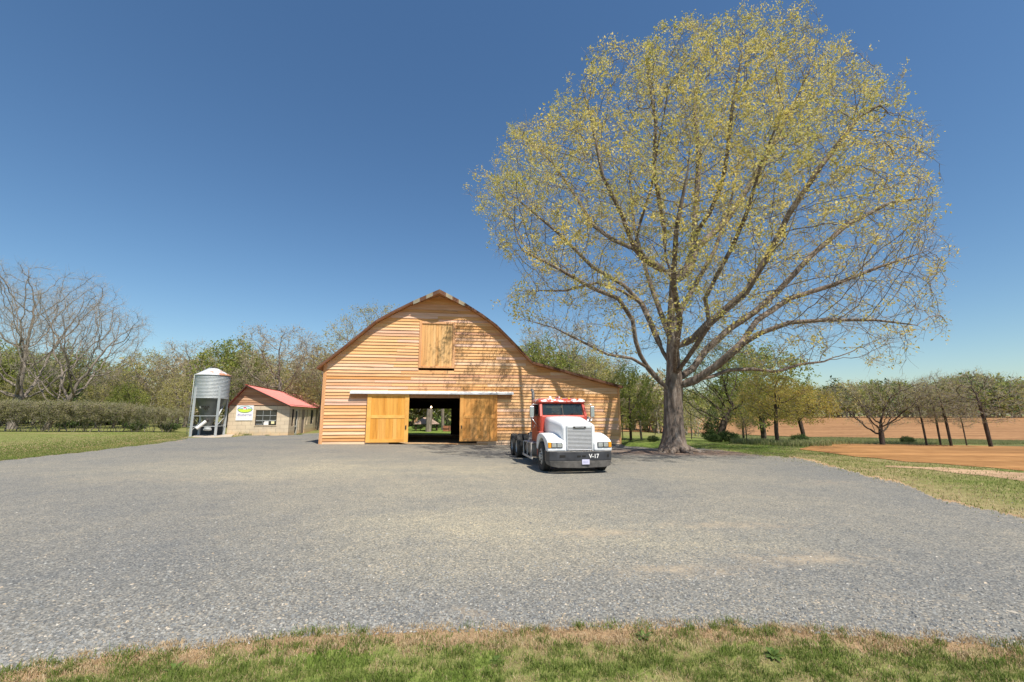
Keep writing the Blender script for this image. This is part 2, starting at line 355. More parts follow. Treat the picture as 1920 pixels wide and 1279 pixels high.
strip('dirt_verge', M['dirt'], pxs[60:710], lambda p: near_py(p) + 22 + 9 * np.sin(p * .023 + 1) + 5 * np.sin(p * .071) + 3 * np.sin(p * .23), lambda p: near_py(p) - 14, 6, .002)
vp = np.linspace(-300, 352, 120)
strip('dirt_verge', M['dirt'], vp, lambda p: far_py(p) + 5, lambda p: far_py(p) - np.interp(p, [-300, 0, 120, 260, 352], [4, 4, 6, 5, 1.5]) - 1.2 * np.sin(p * .09), 5, .005)
vp = np.linspace(1480, 1980, 120)
strip('dirt_verge', M['dirt'], vp, lambda p: far_py(p) + 6, lambda p: far_py(p) - 2.2 - 2.0 * np.sin(p * .05) * (p > 1500), 5, .005)
# red clay fields and the dirt track
fp = np.linspace(1500, 2700, 300)
strip('near_field', M['field'], fp, lambda p: np.interp(p, [1500, 1600, 1700, 1800, 1920, 2700], [843, 856, 866, 873, 883, 945]) + .5 * np.sin(p * .06),
      lambda p: np.interp(p, [1500, 1540, 1600, 1700, 1920, 2700], [842, 833, 832, 834, 838, 852]) , 30, .012)
fp = np.linspace(1080, 2700, 300)
strip('far_field', M['field2'], fp, lambda p: np.interp(p, [1080, 1230, 1330, 1500, 1700, 1920, 2700], [808, 811, 814, 820, 823, 827, 836]),
      lambda p: np.interp(p, [1080, 1230, 1400, 1600, 1920, 2700], [785, 784, 782.5, 781.5, 781.5, 784]), 40, .05)
fp = np.linspace(1660, 2700, 160)
strip('dirt_track', M['track'], fp, lambda p: np.interp(p, [1660, 1760, 1920, 2700], [875, 883, 902, 985]) + .8 * np.sin(p * .05),
      lambda p: np.interp(p, [1660, 1760, 1920, 2700], [873.5, 877, 887, 958]) + .6 * np.sin(p * .07), 10, .008)
fp = np.linspace(700, 812, 60)
strip('back_field', M['field2'], fp, lambda p: p * 0 + 796.5, lambda p: p * 0 + 784, 8, .03)

# ------------------------------------------------------------------ loose stones and grass blades
def scatter_stones():
    n = 15000; px = RS.uniform(-60, 1980, n); py = near_py(px) - RS.uniform(-6, 1, n) ** 1 * 0 - RS.exponential(95, n) + 5
    k = py > 930; px, py = px[k], py[k]; W = G(px, py); n = len(px)
    r = RS.uniform(.006, .017, n) * np.where(RS.rand(n) < .05, 1.5, 1)
    base = np.array([[1, 0, -.2], [0, 1, -.2], [-1, 0, -.2], [0, -1, -.2], [.35, .3, .75], [-.4, -.2, .65]])
    Fc = np.array([[0, 1, 4], [1, 2, 4], [2, 5, 4], [2, 3, 5], [3, 0, 5], [0, 4, 5]])
    J = base[None] * (1 + RS.uniform(-.35, .35, (n, 6, 3))); J[..., 2] *= RS.uniform(.45, .9, (n, 1))
    a = RS.uniform(0, 6.28, n); c, s = np.cos(a)[:, None], np.sin(a)[:, None]; el = RS.uniform(.6, 1.3, (n, 1))
    x = J[..., 0] * el; y = J[..., 1] / el; V = np.stack([x * c - y * s, x * s + y * c, J[..., 2]], -1) * r[:, None, None] + W[:, None, :]; V[..., 2] += .008 + .0010 * np.maximum(W[:, None, 1] - 12, 0)
    me = np_mesh('loose_stones', V, (Fc[None] + 6 * np.arange(n)[:, None, None]).reshape(-1, 3))
    m = Mat('stone', .85, spec=.3); m.col(m.ramp(m.rand(), [(0, (.12, .125, .13)), (.3, (.21, .215, .21)), (.6, (.27, .27, .255)), (.9, (.34, .33, .30)), (.97, (.48, .38, .27)), (1, (.55, .52, .46))]))
    tag(link('loose_stones', me, m.m), 'loose grey crushed stone lying along the near edge of the gravel lot', 'gravel', kind='stuff')
scatter_stones()
def blades(name, W, h, wd, mat, label, lean=.5, kind='stuff', cat='grass'):
    n = len(W); a = RS.uniform(0, 6.28, n); b = RS.uniform(0, 6.28, n); L = h * RS.uniform(.5, 1.3, n); ln = RS.uniform(.1, 1, n) * lean * L
    dx = np.stack([np.cos(a), np.sin(a), 0 * a], -1) * (wd * RS.uniform(.6, 1.3, n))[:, None]; d = np.stack([np.cos(b), np.sin(b), 0 * b], -1) * ln[:, None]
    up = np.stack([0 * a, 0 * a, L], -1)
    V = np.stack([W - dx, W + dx, W + dx * .7 + d * .35 + up * .55, W - dx * .7 + d * .35 + up * .55, W + d + up * np.clip(1 - .25 * lean, .4, 1)], 1)
    i = np.arange(n)[:, None] * 5
    me = np_mesh(name, V, [i + np.array([[0, 1, 2, 3]]), i + np.array([[3, 2, 4]])])
    return tag(link(name, me, mat), label, cat, kind=kind)
def front_pts(n):
    x = RS.uniform(-8.5, 8.5, n); y = RS.uniform(1.2, 6.0, n); W = np.stack([x, y, tz(x, y)], -1)
    px, py, _ = project(W); return W, px, py
W, px, py = front_pts(900000)
gm = py - near_py(px) + 5 * nz2(W[:, 0], W[:, 1], 9, 3)
pat = .9 * nz2(W[:, 0], W[:, 1], 2.6, 5) + .8 * nz2(W[:, 0], W[:, 1], 8, 8) + .7 * nz2(W[:, 0], W[:, 1], 17, 13) + np.interp(px, [0, 500, 1100, 1300, 1920], [-.55, -.4, -.1, .25, -.05]) + np.clip((gm - 30) / 80, -.2, .35)
inr = (np.abs(W[:, 0]) < W[:, 1] * 1.35 + 1.2)
gr = inr & (gm > 8) & (pat > .1) & (RS.rand(len(W)) < np.clip(.04 + .75 * pat, 0, .75))
blades('front_lawn_grass', W[gr][:150000], .040, .0022, M['blade'], 'short green spring grass in patches in front of the gravel lot', .8)
stt = inr & (gm > -3) & (RS.rand(len(W)) < np.where(pat > .1, .06, .55))
blades('front_straw_grass', W[stt][:190000], .03, .0016, M['straw'], 'dry tan thatch and straw grass along the near gravel edge', 1.7)
# ragged tufts along the near edge of the lot
def edge_tufts(name, n, k, h, mat, label, lo, hi):
    px_ = RS.uniform(-80, 2000, n); py_ = near_py(px_) + RS.uniform(lo, hi, n); C = G(px_, py_); sp_ = RS.uniform(.015, .06, n)
    W_ = np.repeat(C, k, 0) + RS.normal(0, 1, (n * k, 3)) * np.repeat(sp_, k)[:, None] * [1.4, 1, 0]; return blades(name, W_, h, .0028, M[mat], label, 1.0)
edge_tufts('front_grass_tufts', 380, 46, .07, 'blade', 'taller green grass tufts in front of the gravel lot', -2, 100)
edge_tufts('front_straw_tufts', 300, 46, .05, 'straw', 'ragged dry straw tufts at the near gravel edge', -7, 38)
n = 90000; px = RS.uniform(-40, 352, n); py = far_py(px) + 2.5 - RS.exponential(9, n); k = py > 812; W = G(px[k], py[k]); kk = RS.rand(len(W)) < .6
blades('left_lawn_grass', W[kk], .07, .013, M['blade'], 'short green grass on the left lawn along the gravel', 1.0)
blades('left_straw_grass', W[~kk], .06, .012, M['straw'], 'dry tan grass mixed into the left lawn edge', 1.3)
# right hand verge
n = 300000; x = RS.uniform(5, 40, n); y = RS.uniform(5, 34, n); W = np.stack([x, y, tz(x, y)], -1); px, py, _ = project(W); py0 = py; py = py + RS.normal(0, 1.6, n) * (RS.rand(n) < .6)
k = (py < far_py(px) + 2 * RS.rand(n) ** 3 * 6) & (px > 1290) & (px < 2100) & ~((py > curve([(1500, 842), (1540, 833), (1920, 838), (2100, 840)], px) - 1) & (py < curve([(1500, 843), (1600, 856), (1700, 866), (1800, 873), (1920, 883), (2100, 897)], px) + 1) & (px > 1500))
k &= (RS.rand(n) < .30) | ~((px > 1640) & (py > curve([(1660, 873), (1760, 877), (1920, 887), (2200, 915)], px)) & (py < curve([(1660, 875), (1760, 883), (1920, 902), (2200, 930)], px)))
pat = nz2(x, y, .6, 9) + .5 * nz2(x, y, 2.2, 4)
kg = k & (RS.rand(n) < np.clip(.4 + .5 * pat, .05, .8)); blades('right_lawn_grass', W[kg][:70000], .07, .006, M['blade'], 'short green grass on the verge between gravel and clay field', .9)
ks = k & (RS.rand(n) < np.clip(.3 - .4 * pat, .03, .5)); blades('right_straw_grass', W[ks][:50000], .06, .006, M['straw'], 'dry tan grass on the verge right of the gravel lot', 1.3)

# ------------------------------------------------------------------ trees
def colonize(att, pos, par, step, dinf, dkill, iters, rs, bias=(0, 0, 0), maxn=14000, rad_c=None, rad_w=0.0):
    att = np.asarray(att, float); N = list(map(np.asarray, pos)); Pn = list(par); kids = [0] * len(N)
    for p in par:
        if p >= 0: kids[p] += 1
    A = np.array(N); nd = np.full(len(att), 1e9); ni = np.zeros(len(att), int)
    for i in range(0, len(A)):
        d = np.linalg.norm(att - A[i], axis=1); k = d < nd; nd[k] = d[k]; ni[k] = i
    alive = nd > dkill; bias = np.asarray(bias, float)
    for it in range(iters):
        k = alive & (nd < dinf)
        if not k.any() or len(N) > maxn: break
        idx = ni[k]; arr = np.array(N); dv = att[k] - arr[idx]; dv /= np.linalg.norm(dv, axis=1)[:, None] + 1e-9
        u, inv = np.unique(idx, return_inverse=True); sm_ = np.zeros((len(u), 3)); np.add.at(sm_, inv, dv)
        if rad_c is not None: rv = arr[u] - rad_c; sm_ /= np.linalg.norm(sm_, axis=1)[:, None] + 1e-9; sm_ += rad_w * rv / (np.linalg.norm(rv, axis=1)[:, None] + 1e-9)
        sm_ += bias; sm_ /= np.linalg.norm(sm_, axis=1)[:, None] + 1e-9
        sm_ += rs.normal(0, .16, sm_.shape); sm_ /= np.linalg.norm(sm_, axis=1)[:, None] + 1e-9
        new = []
        for q, i in enumerate(u):
            if kids[i] >= 4: nd[k & (ni == i)] = nd[k & (ni == i)]; alive[(ni == i)] = False; continue
            new.append((arr[i] + sm_[q] * step, int(i))); kids[i] += 1
        if not new: break
        s0 = len(N)
        for p, i in new: N.append(p); Pn.append(i); kids.append(0)
        Q = np.array([p for p, _ in new]); al = np.where(alive)[0]
        if len(al) == 0: break
        best = np.full(len(al), 1e9); bi = np.zeros(len(al), int)
        for c in range(0, len(Q), 400):
            d = np.sqrt(((att[al][:, None, :] - Q[None, c:c + 400, :]) ** 2).sum(-1)); j = d.argmin(1); dd = d[np.arange(len(al)), j]
            z = dd < best; best[z] = dd[z]; bi[z] = j[z] + c
        z = best < nd[al]; nd[al[z]] = best[z]; ni[al[z]] = s0 + bi[z]
        alive[al[nd[al] < dkill]] = False
    return np.array(N), np.array(Pn)
def pipe(par, r0, pw):
    n = len(par); acc = np.zeros(n); kid = np.zeros(n, int)
    for i in range(n):
        if par[i] >= 0: kid[par[i]] += 1
    acc[kid == 0] = 1.0
    for i in range(n - 1, 0, -1):
        if par[i] >= 0: acc[par[i]] += acc[i]
    return r0 * acc ** (1 / pw), kid, acc
def skin(nodes, par, R, rmin_ring=0):
    n = len(par); ch = [[] for _ in range(n)]
    for i in range(n):
        if par[i] >= 0: ch[par[i]].append(i)
    V = []; Fq = []; off = 0; main = {}
    starts = [i for i in range(n) if par[i] < 0]; stack = [(s, -1) for s in starts]
    while stack:
        s, p = stack.pop(); chain = [s]; c = s
        while ch[c]:
            m = max(ch[c], key=lambda q: R[q])
            for q in ch[c]:
                if q != m: stack.append((q, c))
            chain.append(m); c = m
        pts = nodes[chain]; rr = R[chain].copy()
        if p >= 0: pts = np.vstack([nodes[p], pts]); rr = np.concatenate([[min(R[p] * .9, rr[0] * 1.25)], rr])
        if len(pts) < 2: continue
        rr[-1] *= .4; k = 12 if rr[0] > .25 else 8 if rr[0] > .1 else 5 if rr[0] > .035 else 3
        T = np.gradient(pts, axis=0); T /= np.linalg.norm(T, axis=1)[:, None] + 1e-9
        m = T.mean(0); ref = np.eye(3)[np.argmin(np.abs(m))]
        U = np.cross(T, ref); U /= np.linalg.norm(U, axis=1)[:, None] + 1e-9; W_ = np.cross(T, U)
        a = np.arange(k) * 2 * math.pi / k
        ring = pts[:, None] + (U[:, None] * np.cos(a)[None, :, None] + W_[:, None] * np.sin(a)[None, :, None]) * rr[:, None, None]
        V.append(ring.reshape(-1, 3)); L = len(pts); i = np.arange(L - 1)[:, None] * k; j = np.arange(k)[None, :]
        Fq.append((np.stack([i + j, i + (j + 1) % k, i + k + (j + 1) % k, i + k + j], -1)).reshape(-1, 4) + off); off += L * k
    return np.concatenate(V), np.concatenate(Fq)
def twigs(P0, D0, n, length, wd, rs, spread=.9, curl=.3, up=.15):
    """short tapering shoots from the points P0, three sided"""
    P0 = np.repeat(P0, n, 0); D0 = np.repeat(D0, n, 0); m = len(P0)
    d = D0 + rs.normal(0, spread, (m, 3)) + np.array([0, 0, up]); d /= np.linalg.norm(d, axis=1)[:, None] + 1e-9
    L = length * rs.uniform(.4, 1.25, m)[:, None]; mid = P0 + d * L * .5 + rs.normal(0, curl * .2, (m, 3)) * L; e = P0 + d * L + rs.normal(0, curl * .35, (m, 3)) * L
    s = np.cross(d, rs.normal(0, 1, (m, 3))); s /= np.linalg.norm(s, axis=1)[:, None] + 1e-9; t = np.cross(d, s); w_ = wd
    V = []
    for c, q in ((P0, 1.0), (mid, .75), (e, .35)):
        for a in (0, 2.094, 4.189): V.append(c + (s * math.cos(a) + t * math.sin(a)) * w_ * q)
    V = np.stack(V, 1); i = np.arange(m)[:, None] * 9
    F_ = [i + np.array([[r + k, r + (k + 1) % 3, r + 3 + (k + 1) % 3, r + 3 + k]]) for r in (0, 3) for k in range(3)]
    return V.reshape(-1, 3), np.concatenate(F_), mid, e
def leaves(C, size, rs, flat_=.0, asp=.55):
    m = len(C); a = rs.normal(0, 1, (m, 3)); a[:, 2] -= flat_; a /= np.linalg.norm(a, axis=1)[:, None] + 1e-9
    b = np.cross(a, rs.normal(0, 1, (m, 3))); b /= np.linalg.norm(b, axis=1)[:, None] + 1e-9; s = size * rs.uniform(.6, 1.35, m)[:, None]
    nrm = np.cross(a, b)
    V = np.stack([C, C + a * s * .5 + b * s * asp * .5 + nrm * s * .12, C + a * s, C + a * s * .5 - b * s * asp * .5 + nrm * s * .12], 1)
    return V.reshape(-1, 3), np.arange(m)[:, None] * 4 + np.array([[0, 1, 2, 3]])
def bark_mat(name, c0, c1, sc=6):
    m = Mat(name, .95, spec=.12); co = m.coord((1, 1, .16)); n1 = m.noise(co, sc, 6, .7, .6); n2 = m.noise(m.coord(), 1.1, 4, .6)
    c = m.ramp(n1, [(.32, tuple(x * .42 for x in c0)), (.5, c0), (.72, c1)]); c = m.mix(.5, c, m.ramp(n2, [(.35, (.72, .72, .72)), (.65, (1.25, 1.22, 1.18))]), 'MULTIPLY')
    m.col(c); m.bump(n1, 1.0, .09); return m.m
def leaf_mat(name, pal, trans=.4, big=None):
    m = Mat(name, .6, spec=.2); c = m.ramp(m.rand(), [(i / (len(pal) - 1), p) for i, p in enumerate(pal)])
    n1 = m.noise(m.coord(kind='Object'), .35, 3, .5); c = m.mix(.8, c, m.ramp(n1, [(.36, (.78, .86, .8)), (.64, (1.18, 1.1, 1.0))]), 'MULTIPLY'); m.col(c)
    t = m.n('BsdfTranslucent'); m.l(c, t.inputs[0]); x = m.n('MixShader'); x.inputs[0].default_value = trans
    m.l(m.b.outputs[0], x.inputs[1]); m.l(t.outputs[0], x.inputs[2]); m.l(x.outputs[0], m.t.nodes['Material Output'].inputs[0]); return m.m
M['bark'] = bark_mat('oak_bark', (.21, .165, .135), (.40, .35, .305))
M['bark_d'] = bark_mat('dark_bark', (.085, .065, .052), (.16, .13, .105))
M['bark_g'] = bark_mat('grey_bark', (.25, .21, .175), (.42, .37, .32))
M['twig_g'] = flat('grey_twigs', (.33, .285, .225), .9, var=.2)
M['twig_r'] = flat('brown_twigs', (.30, .24, .17), .9, var=.2)
M['leaf_big'] = leaf_mat('young_oak_leaf', [(.62, .52, .15), (.74, .63, .24), (.52, .46, .12), (.80, .70, .32), (.68, .57, .17), (.44, .42, .13)], .45)
M['leaf_o'] = leaf_mat('olive_buds', [(.44, .41, .14), (.54, .47, .19), (.35, .35, .10), (.48, .44, .17)])
M['leaf_g'] = leaf_mat('spring_green', [(.24, .29, .065), (.33, .36, .09), (.18, .24, .05), (.40, .40, .12)])
M['leaf_y'] = leaf_mat('golden_bloom', [(.46, .37, .08), (.54, .43, .11), (.38, .33, .07), (.42, .40, .11)])
M['leaf_d'] = leaf_mat('evergreen', [(.07, .12, .035), (.10, .16, .045), (.05, .09, .03), (.13, .19, .06)], .2)
M['leaf_p'] = leaf_mat('pale_bloom', [(.52, .46, .33), (.58, .51, .36), (.44, .38, .27), (.50, .43, .25)])
M['leaf_h'] = leaf_mat('hedge_leaf', [(.27, .27, .11), (.36, .33, .17), (.22, .23, .08), (.40, .35, .22)])
def tree_meshes(name, seed, att, pos, par, step=.5, dinf=6, dkill=.8, iters=60, r0=.012, pw=2.2, bark='bark_g', twig=None, ntw=3, ltw=.7, wtw=.008, leaf=None, nleaf=2, sleaf=.16, leaf_p=1.0, bias=(0, 0, .1), trunk_r=None, flare=0, lean_leaf=None, thin=3, rad_c=None, rad_w=0.0, clump=None, taper=None):
    rs = np.random.RandomState(seed); N, Pn = colonize(att, pos, par, step, dinf, dkill, iters, rs, bias, rad_c=rad_c, rad_w=rad_w); R, kid, acc = pipe(Pn, r0, pw)
    if trunk_r: R = R * (trunk_r / R[0]) ** np.clip((np.log(acc) / math.log(acc[0])), 0, 1)
    if flare: h = N[:, 2] - N[0, 2]; R = np.where((R > R[0] * .6), R * (1 + flare * np.exp(-h / (R[0] * 1.3))), R)
    if taper: R = taper(N, R)
    V, Fq = skin(N, Pn, R); tm = np_mesh(name + '_trunk', V, Fq, True); tm.materials.append(M[bark])
    q = np.where((acc <= thin) & (Pn >= 0))[0]; D = N[q] - N[Pn[q]]; D /= np.linalg.norm(D, axis=1)[:, None] + 1e-9
    V2, F2, mid, end = twigs(N[q], D, ntw, ltw, wtw, rs)
    Fs = [F2]; cm = None; mats = [M[twig or 'twig_g']]; mi = [np.zeros(len(F2), int)]
    if leaf:
        if clump:
            c = np.concatenate([end, mid]); pk = rs.rand(len(c)) < lean_leaf(c) * clump[2]; c = c[pk]; nl = rs.randint(clump[0] // 2, clump[0] + clump[0] // 2, len(c)); c = np.repeat(c, nl, 0); c = c + rs.normal(0, clump[1], (len(c), 3)); print('leaves', name, len(c))
        else:
            c = np.concatenate([end, mid, end * .5 + mid * .5]) ; c = np.repeat(c, nleaf, 0) + rs.normal(0, sleaf * .55, (len(c) * nleaf, 3))
            pk = rs.rand(len(c)) < (lean_leaf(c) if lean_leaf else leaf_p); c = c[pk]
        V3, F3 = leaves(c, sleaf, rs); Fs.append(F3 + len(V2)); V2 = np.concatenate([V2, V3]); mats.append(M[leaf]); mi.append(np.ones(len(F3), int))
    cm = np_mesh(name + '_crown', V2, [np.concatenate(Fs)])
    for m in mats: cm.materials.append(m)
    cm.polygons.foreach_set('material_index', np.concatenate(mi).astype(np.int32)); return tm, cm
def put_tree(meshes, kind, loc, yaw=0, s=1.0, label=None, group=None, cat='tree', sz=None, tilt=(0, 0)):
    e = empty(kind, loc, yaw, label=label, cat=cat, group=group); e.rotation_euler = (tilt[0], tilt[1], yaw); e.scale = (s, s, sz or s)
    link('trunk', meshes[0], None, e); link('crown', meshes[1], None, e); return e
def line(pts, step, base=None, par0=-1, start=0):
    """resample a polyline into nodes"""
    pts = [np.asarray(p, float) for p in pts]; out = []; pr = []
    if base is None: out.append(pts[0]); pr.append(par0); prev = start
    else: prev = par0
    for a, b in zip(pts, pts[1:]):
        L = np.linalg.norm(b - a); n = max(1, int(round(L / step)))
        for i in range(1, n + 1): out.append(a + (b - a) * i / n); pr.append(prev); prev = start + len(out) - 1
    return out, pr

def big_tree():
    rs = np.random.RandomState(5); Y0 = TREE[1]; st = .38
    def W(px, py, d=0): return P(px, py, Y0 + d)
    pos = []; par = []
    def limb(pts, frm=None):
        pts = [W(*p) for p in pts]
        if frm is None: o, p = line(pts, st, None, -1, 0)
        else:
            A = np.array(pos); j = int(np.argmin(np.linalg.norm(A - pts[0], axis=1))); o, p = line([A[j]] + pts[1:], st, True, j, len(pos))
        pos.extend(o); par.extend(p)
    limb([(1263, 846), (1263, 800), (1262, 750), (1264, 705), (1261, 655), (1257, 600), (1261, 548), (1263, 515)])
    L = [
     [(1263, 525, 0), (1290, 505, .5), (1301, 470, 1), (1303, 415, 1.5), (1307, 355, 2), (1311, 290, 2), (1302, 210, 2.5), (1310, 120, 3)],
     [(1303, 440, 1.3), (1330, 400, 0), (1352, 350, -1), (1362, 300, -2), (1372, 210, -3), (1390, 110, -3.5)],
     [(1301, 470, 1), (1340, 435, 2), (1368, 405, 3), (1410, 340, 4), (1450, 270, 5), (1500, 170, 6), (1540, 90, 6)],
     [(1258, 530, 0), (1248, 480, -.5), (1246, 430, -1), (1238, 385, -2), (1226, 320, -3), (1230, 230, -4), (1215, 140, -4)],
     [(1255, 520, 0), (1232, 500, -1), (1205, 482, -2), (1185, 455, -3), (1165, 400, -4), (1130, 330, -5), (1110, 230, -5), (1090, 160, -5)],
     [(1190, 465, -2.6), (1200, 420, -3), (1222, 350, -4), (1232, 280, -5.5), (1250, 190, -7)],
     [(1190, 470, -2.4), (1150, 450, -1), (1115, 425, 0), (1080, 370, 1), (1040, 310, 1), (1000, 270, 1)],
     [(1262, 690, 0), (1243, 660, .5), (1222, 610, 1), (1204, 570, 2), (1170, 535, 2.5), (1110, 500, 3), (1050, 440, 3), (990, 390, 3), (940, 350, 3)],
     [(1204, 570, 2), (1165, 545, 1), (1120, 530, 1), (1060, 545, 1), (1000, 545, 1)],
     [(1262, 735, 0), (1237, 715, -.4), (1215, 690, -.8), (1200, 665, -1.3), (1192, 640, -1.6), (1186, 600, -2), (1160, 560, -3), (1110, 540, -4), (1040, 500, -5), (980, 470, -5)],
     [(1215, 690, -.8), (1185, 672, -1.6), (1140, 665, -2.5), (1090, 640, -3.5), (1040, 615, -4.5), (985, 600, -5)],
     [(1264, 715, 0), (1300, 690, .4), (1325, 655, .8), (1370, 615, 1), (1415, 585, 1), (1460, 545, 1.2), (1520, 480, 1.5), (1590, 420, 2), (1670, 380, 2), (1740, 370, 2)],
     [(1262, 660, 0), (1300, 635, -.8), (1330, 605, -1.6), (1365, 575, -2), (1400, 545, -2.4), (1440, 480, -3), (1480, 400, -4), (1540, 310, -5), (1610, 220, -5), (1660, 190, -5)],
     [(1330, 605, -1.6), (1322, 560, -2), (1345, 515, -2.6), (1372, 465, -3.5), (1400, 400, -5), (1430, 300, -6), (1470, 200, -7)],
     [(1264, 728, 0), (1305, 712, -.8), (1345, 685, -1.6), (1385, 650, -2.4), (1425, 625, -3), (1480, 605, -3.6), (1550, 600, -4), (1640, 600, -4.5), (1720, 610, -4.5)],
     [(1385, 650, -2.4), (1420, 600, -1), (1480, 560, 0), (1560, 535, 0), (1650, 500, 0), (1740, 470, 0)],
     [(1305, 712, -.6), (1335, 706, 0), (1365, 694, .6), (1410, 692, 1), (1455, 697, 1.6), (1500, 683, 2), (1545, 678, 2.4)],
     [(1262, 620, 0), (1280, 575, 2), (1300, 540, 4), (1340, 470, 6), (1370, 380, 8), (1390, 280, 9)],
     [(1261, 640, 0), (1240, 590, 2.4), (1215, 520, 5), (1190, 430, 7), (1180, 330, 8)],
     [(1263, 700, 0), (1268, 655, -2.4), (1275, 600, -4.5), (1262, 530, -6.5), (1268, 430, -8.4), (1290, 320, -9)],
     [(1263, 710, 0), (1290, 670, -2), (1330, 610, -4.5), (1400, 550, -7), (1450, 470, -8.5)],
    ]
    for l in L: limb(l, 1)
    sil = [(897, 345), (925, 295), (968, 240), (1012, 236), (1060, 165), (1108, 105), (1170, 85), (1230, 52), (1290, 30), (1350, 8), (1420, 2), (1480, 22), (1560, 28), (1612, 75), (1622, 125), (1700, 165), (1735, 218), (1728, 290), (1768, 350), (1808, 425), (1790, 485), (1765, 560), (1768, 620), (1700, 660), (1640, 695), (1560, 703), (1480, 700), (1400, 700), (1330, 690), (1240, 700), (1190, 705), (1130, 688), (1080, 655), (1000, 625), (940, 600), (950, 540), (918, 480), (925, 420), (892, 372)]
    sil = np.array(sil, float)
    def inside(px, py):
        c = np.zeros(len(px), bool); j = len(sil) - 1
        for i in range(len(sil)):
            xi, yi = sil[i]; xj, yj = sil[j]; k = ((yi > py) != (yj > py)) & (px < (xj - xi) * (py - yi) / (yj - yi + 1e-9) + xi); c ^= k; j = i
        return c
    n = 80000; px = rs.uniform(870, 1840, n); py = rs.uniform(12, 706, n); th = np.arctan2(py - 400, px - 1340); wob = 1.045 + .035 * np.sin(th * 7 + 1) + .035 * np.sin(th * 13 + 2.2) + .025 * np.sin(th * 23); k = inside(1340 + (px - 1340) * wob, 400 + (py - 400) * wob); px, py = px[k], py[k]
    qx = (px - 1340) / 470; qy = (py - 370) / 370; hd = 10.8 * np.sqrt(np.clip(1 - .80 * qx ** 2 - .62 * qy ** 2 * (qy > 0) - .9 * qy ** 2 * (qy < 0), .03, 1)); d = rs.uniform(-1, 1, len(px)) * hd
    shell = rs.rand(len(px)) < np.clip(.25 + .9 * (qx ** 2 + qy ** 2 + (d / 10.5) ** 2), .2, 1)
    W_ = np.array([0, 0, H]) + ray(px, py) * ((Y0 + d) / ray(px, py)[:, 1])[:, None]
    # keep perspective volume: points in front of the trunk plane appear larger, so pull them to the silhouette scale
    ctr = W(1330, 430); nv3 = np.sin(W_[:, 0] * .95 + 1) * np.cos(W_[:, 2] * .85 + W_[:, 1] * .4) + np.sin(W_[:, 1] * .9 + W_[:, 2] * .5) * .8; shell &= (nv3 > -.22) | (rs.rand(len(px)) < .12)
    ok = shell & ~((W_[:, 1] > 24.5) & (W_[:, 2] < 8.5) & (W_[:, 0] < 7.5)) & (W_[:, 2] > 3.2) & ((py < 640) | (rs.rand(len(px)) < .45))
    att = W_[ok][:9500]; print('attractors', len(att))
    def lp(c):
        x, y, _ = project(c); q = 1.1 - np.clip((y - 300) / 400, 0, .82) - np.clip((x - 1360) / 750, 0, .55) * np.clip((y - 40) / 250, .3, 1)
        cl = np.sin(c[:, 0] * 2.3 + c[:, 2] * 1.1) * np.cos(c[:, 2] * 2.0 + 1.2 * c[:, 1]) + .7 * np.sin(c[:, 1] * 2.6 + c[:, 0] * 1.4) + .4 * np.sin(c[:, 0] * 6 + c[:, 1] * 5) * np.cos(c[:, 2] * 6.3)
        return np.clip(q, .24, 1) * np.clip(.55 + 1.0 * cl, .02, 1.2)
    tm, cm = tree_meshes('oak', 5, att, [p - TREE for p in pos] if False else pos, par, step=st, dinf=5, dkill=.58, iters=90, r0=.0085, pw=1.98, bark='bark', twig='twig_g', ntw=2, ltw=.6, wtw=.007, leaf='leaf_big', sleaf=.128, bias=(0, 0, .05), trunk_r=.51, flare=.7, rad_c=np.array(W(1265, 690)), rad_w=.75, clump=(13, .13, .45), taper=lambda N, R: np.where(np.hypot(N[:, 0] - TREE[0], N[:, 1] - TREE[1]) < .7, R * (1 - .30 * sm((N[:, 2] - 4.4) / 3)), R * np.where(R > .035, 1.35, 1.0)), lean_leaf=lp, thin=3)
    for m in (tm, cm): m.transform(Matrix.Translation(-Vector(TREE)))
    e = put_tree((tm, cm), 'oak_tree', TREE, 0, 1, 'huge spreading oak with yellow green young leaves beside the truck', cat='tree')
    mb = MB()
    for a, l, w0 in ((-100, 2.0, .2), (-60, 1.9, .22), (-135, 1.5, .2), (-20, 1.7, .2), (20, 1.4, .2), (200, 1.4, .2), (100, 1.3, .2), (-82, 1.2, .16)):
        pts = []; an = rad(a)
        for i in range(9):
            t = i / 8; an += rnd.uniform(-.14, .14); rr = .38 + l * t; pts.append((math.cos(an) * rr, math.sin(an) * rr, .42 * (1 - t) ** 2.5 - .01 - .03 * t))
        mb.tube(pts, [w0 * (1 - t / 8) ** .8 + .018 for t in range(9)], 8)
    mb.build('root', M['bark'], e)
    return e
big_tree()
def std_att(seed, n, h0, h1, rx, shape='oval', rz=None):
    rs = np.random.RandomState(seed); out = []
    while len(out) < n:
        p = rs.uniform(-1, 1, 3); r = np.linalg.norm(p)
        if shape == 'oval' and (r > 1 or rs.rand() > .25 + r): continue
        if shape == 'vase':
            t = (p[2] + 1) / 2
            if math.hypot(p[0], p[1]) > .25 + .75 * math.sin(t * 2.2) or rs.rand() > .3 + math.hypot(p[0], p[1]): continue
        if shape == 'cone' and math.hypot(p[0], p[1]) > (1 - (p[2] + 1) / 2) * .95 + .05: continue
        out.append((p[0] * rx, p[1] * rx, (h0 + h1) / 2 + p[2] * (h1 - h0) / 2))
    return np.array(out)
def proto(name, seed, h, h0, rx, shape='oval', n=420, trunk=None, **kw):
    rs = np.random.RandomState(seed); att = std_att(seed, n, h0, h, rx, shape)
    tr = trunk or [(0, 0, 0), (rs.uniform(-.2, .2), rs.uniform(-.2, .2), h0 * .6), (rs.uniform(-.4, .4), 0, h0 + (h - h0) * .35)]
    o, p = line(tr, .45); return tree_meshes(name, seed, att, o, p, **kw)
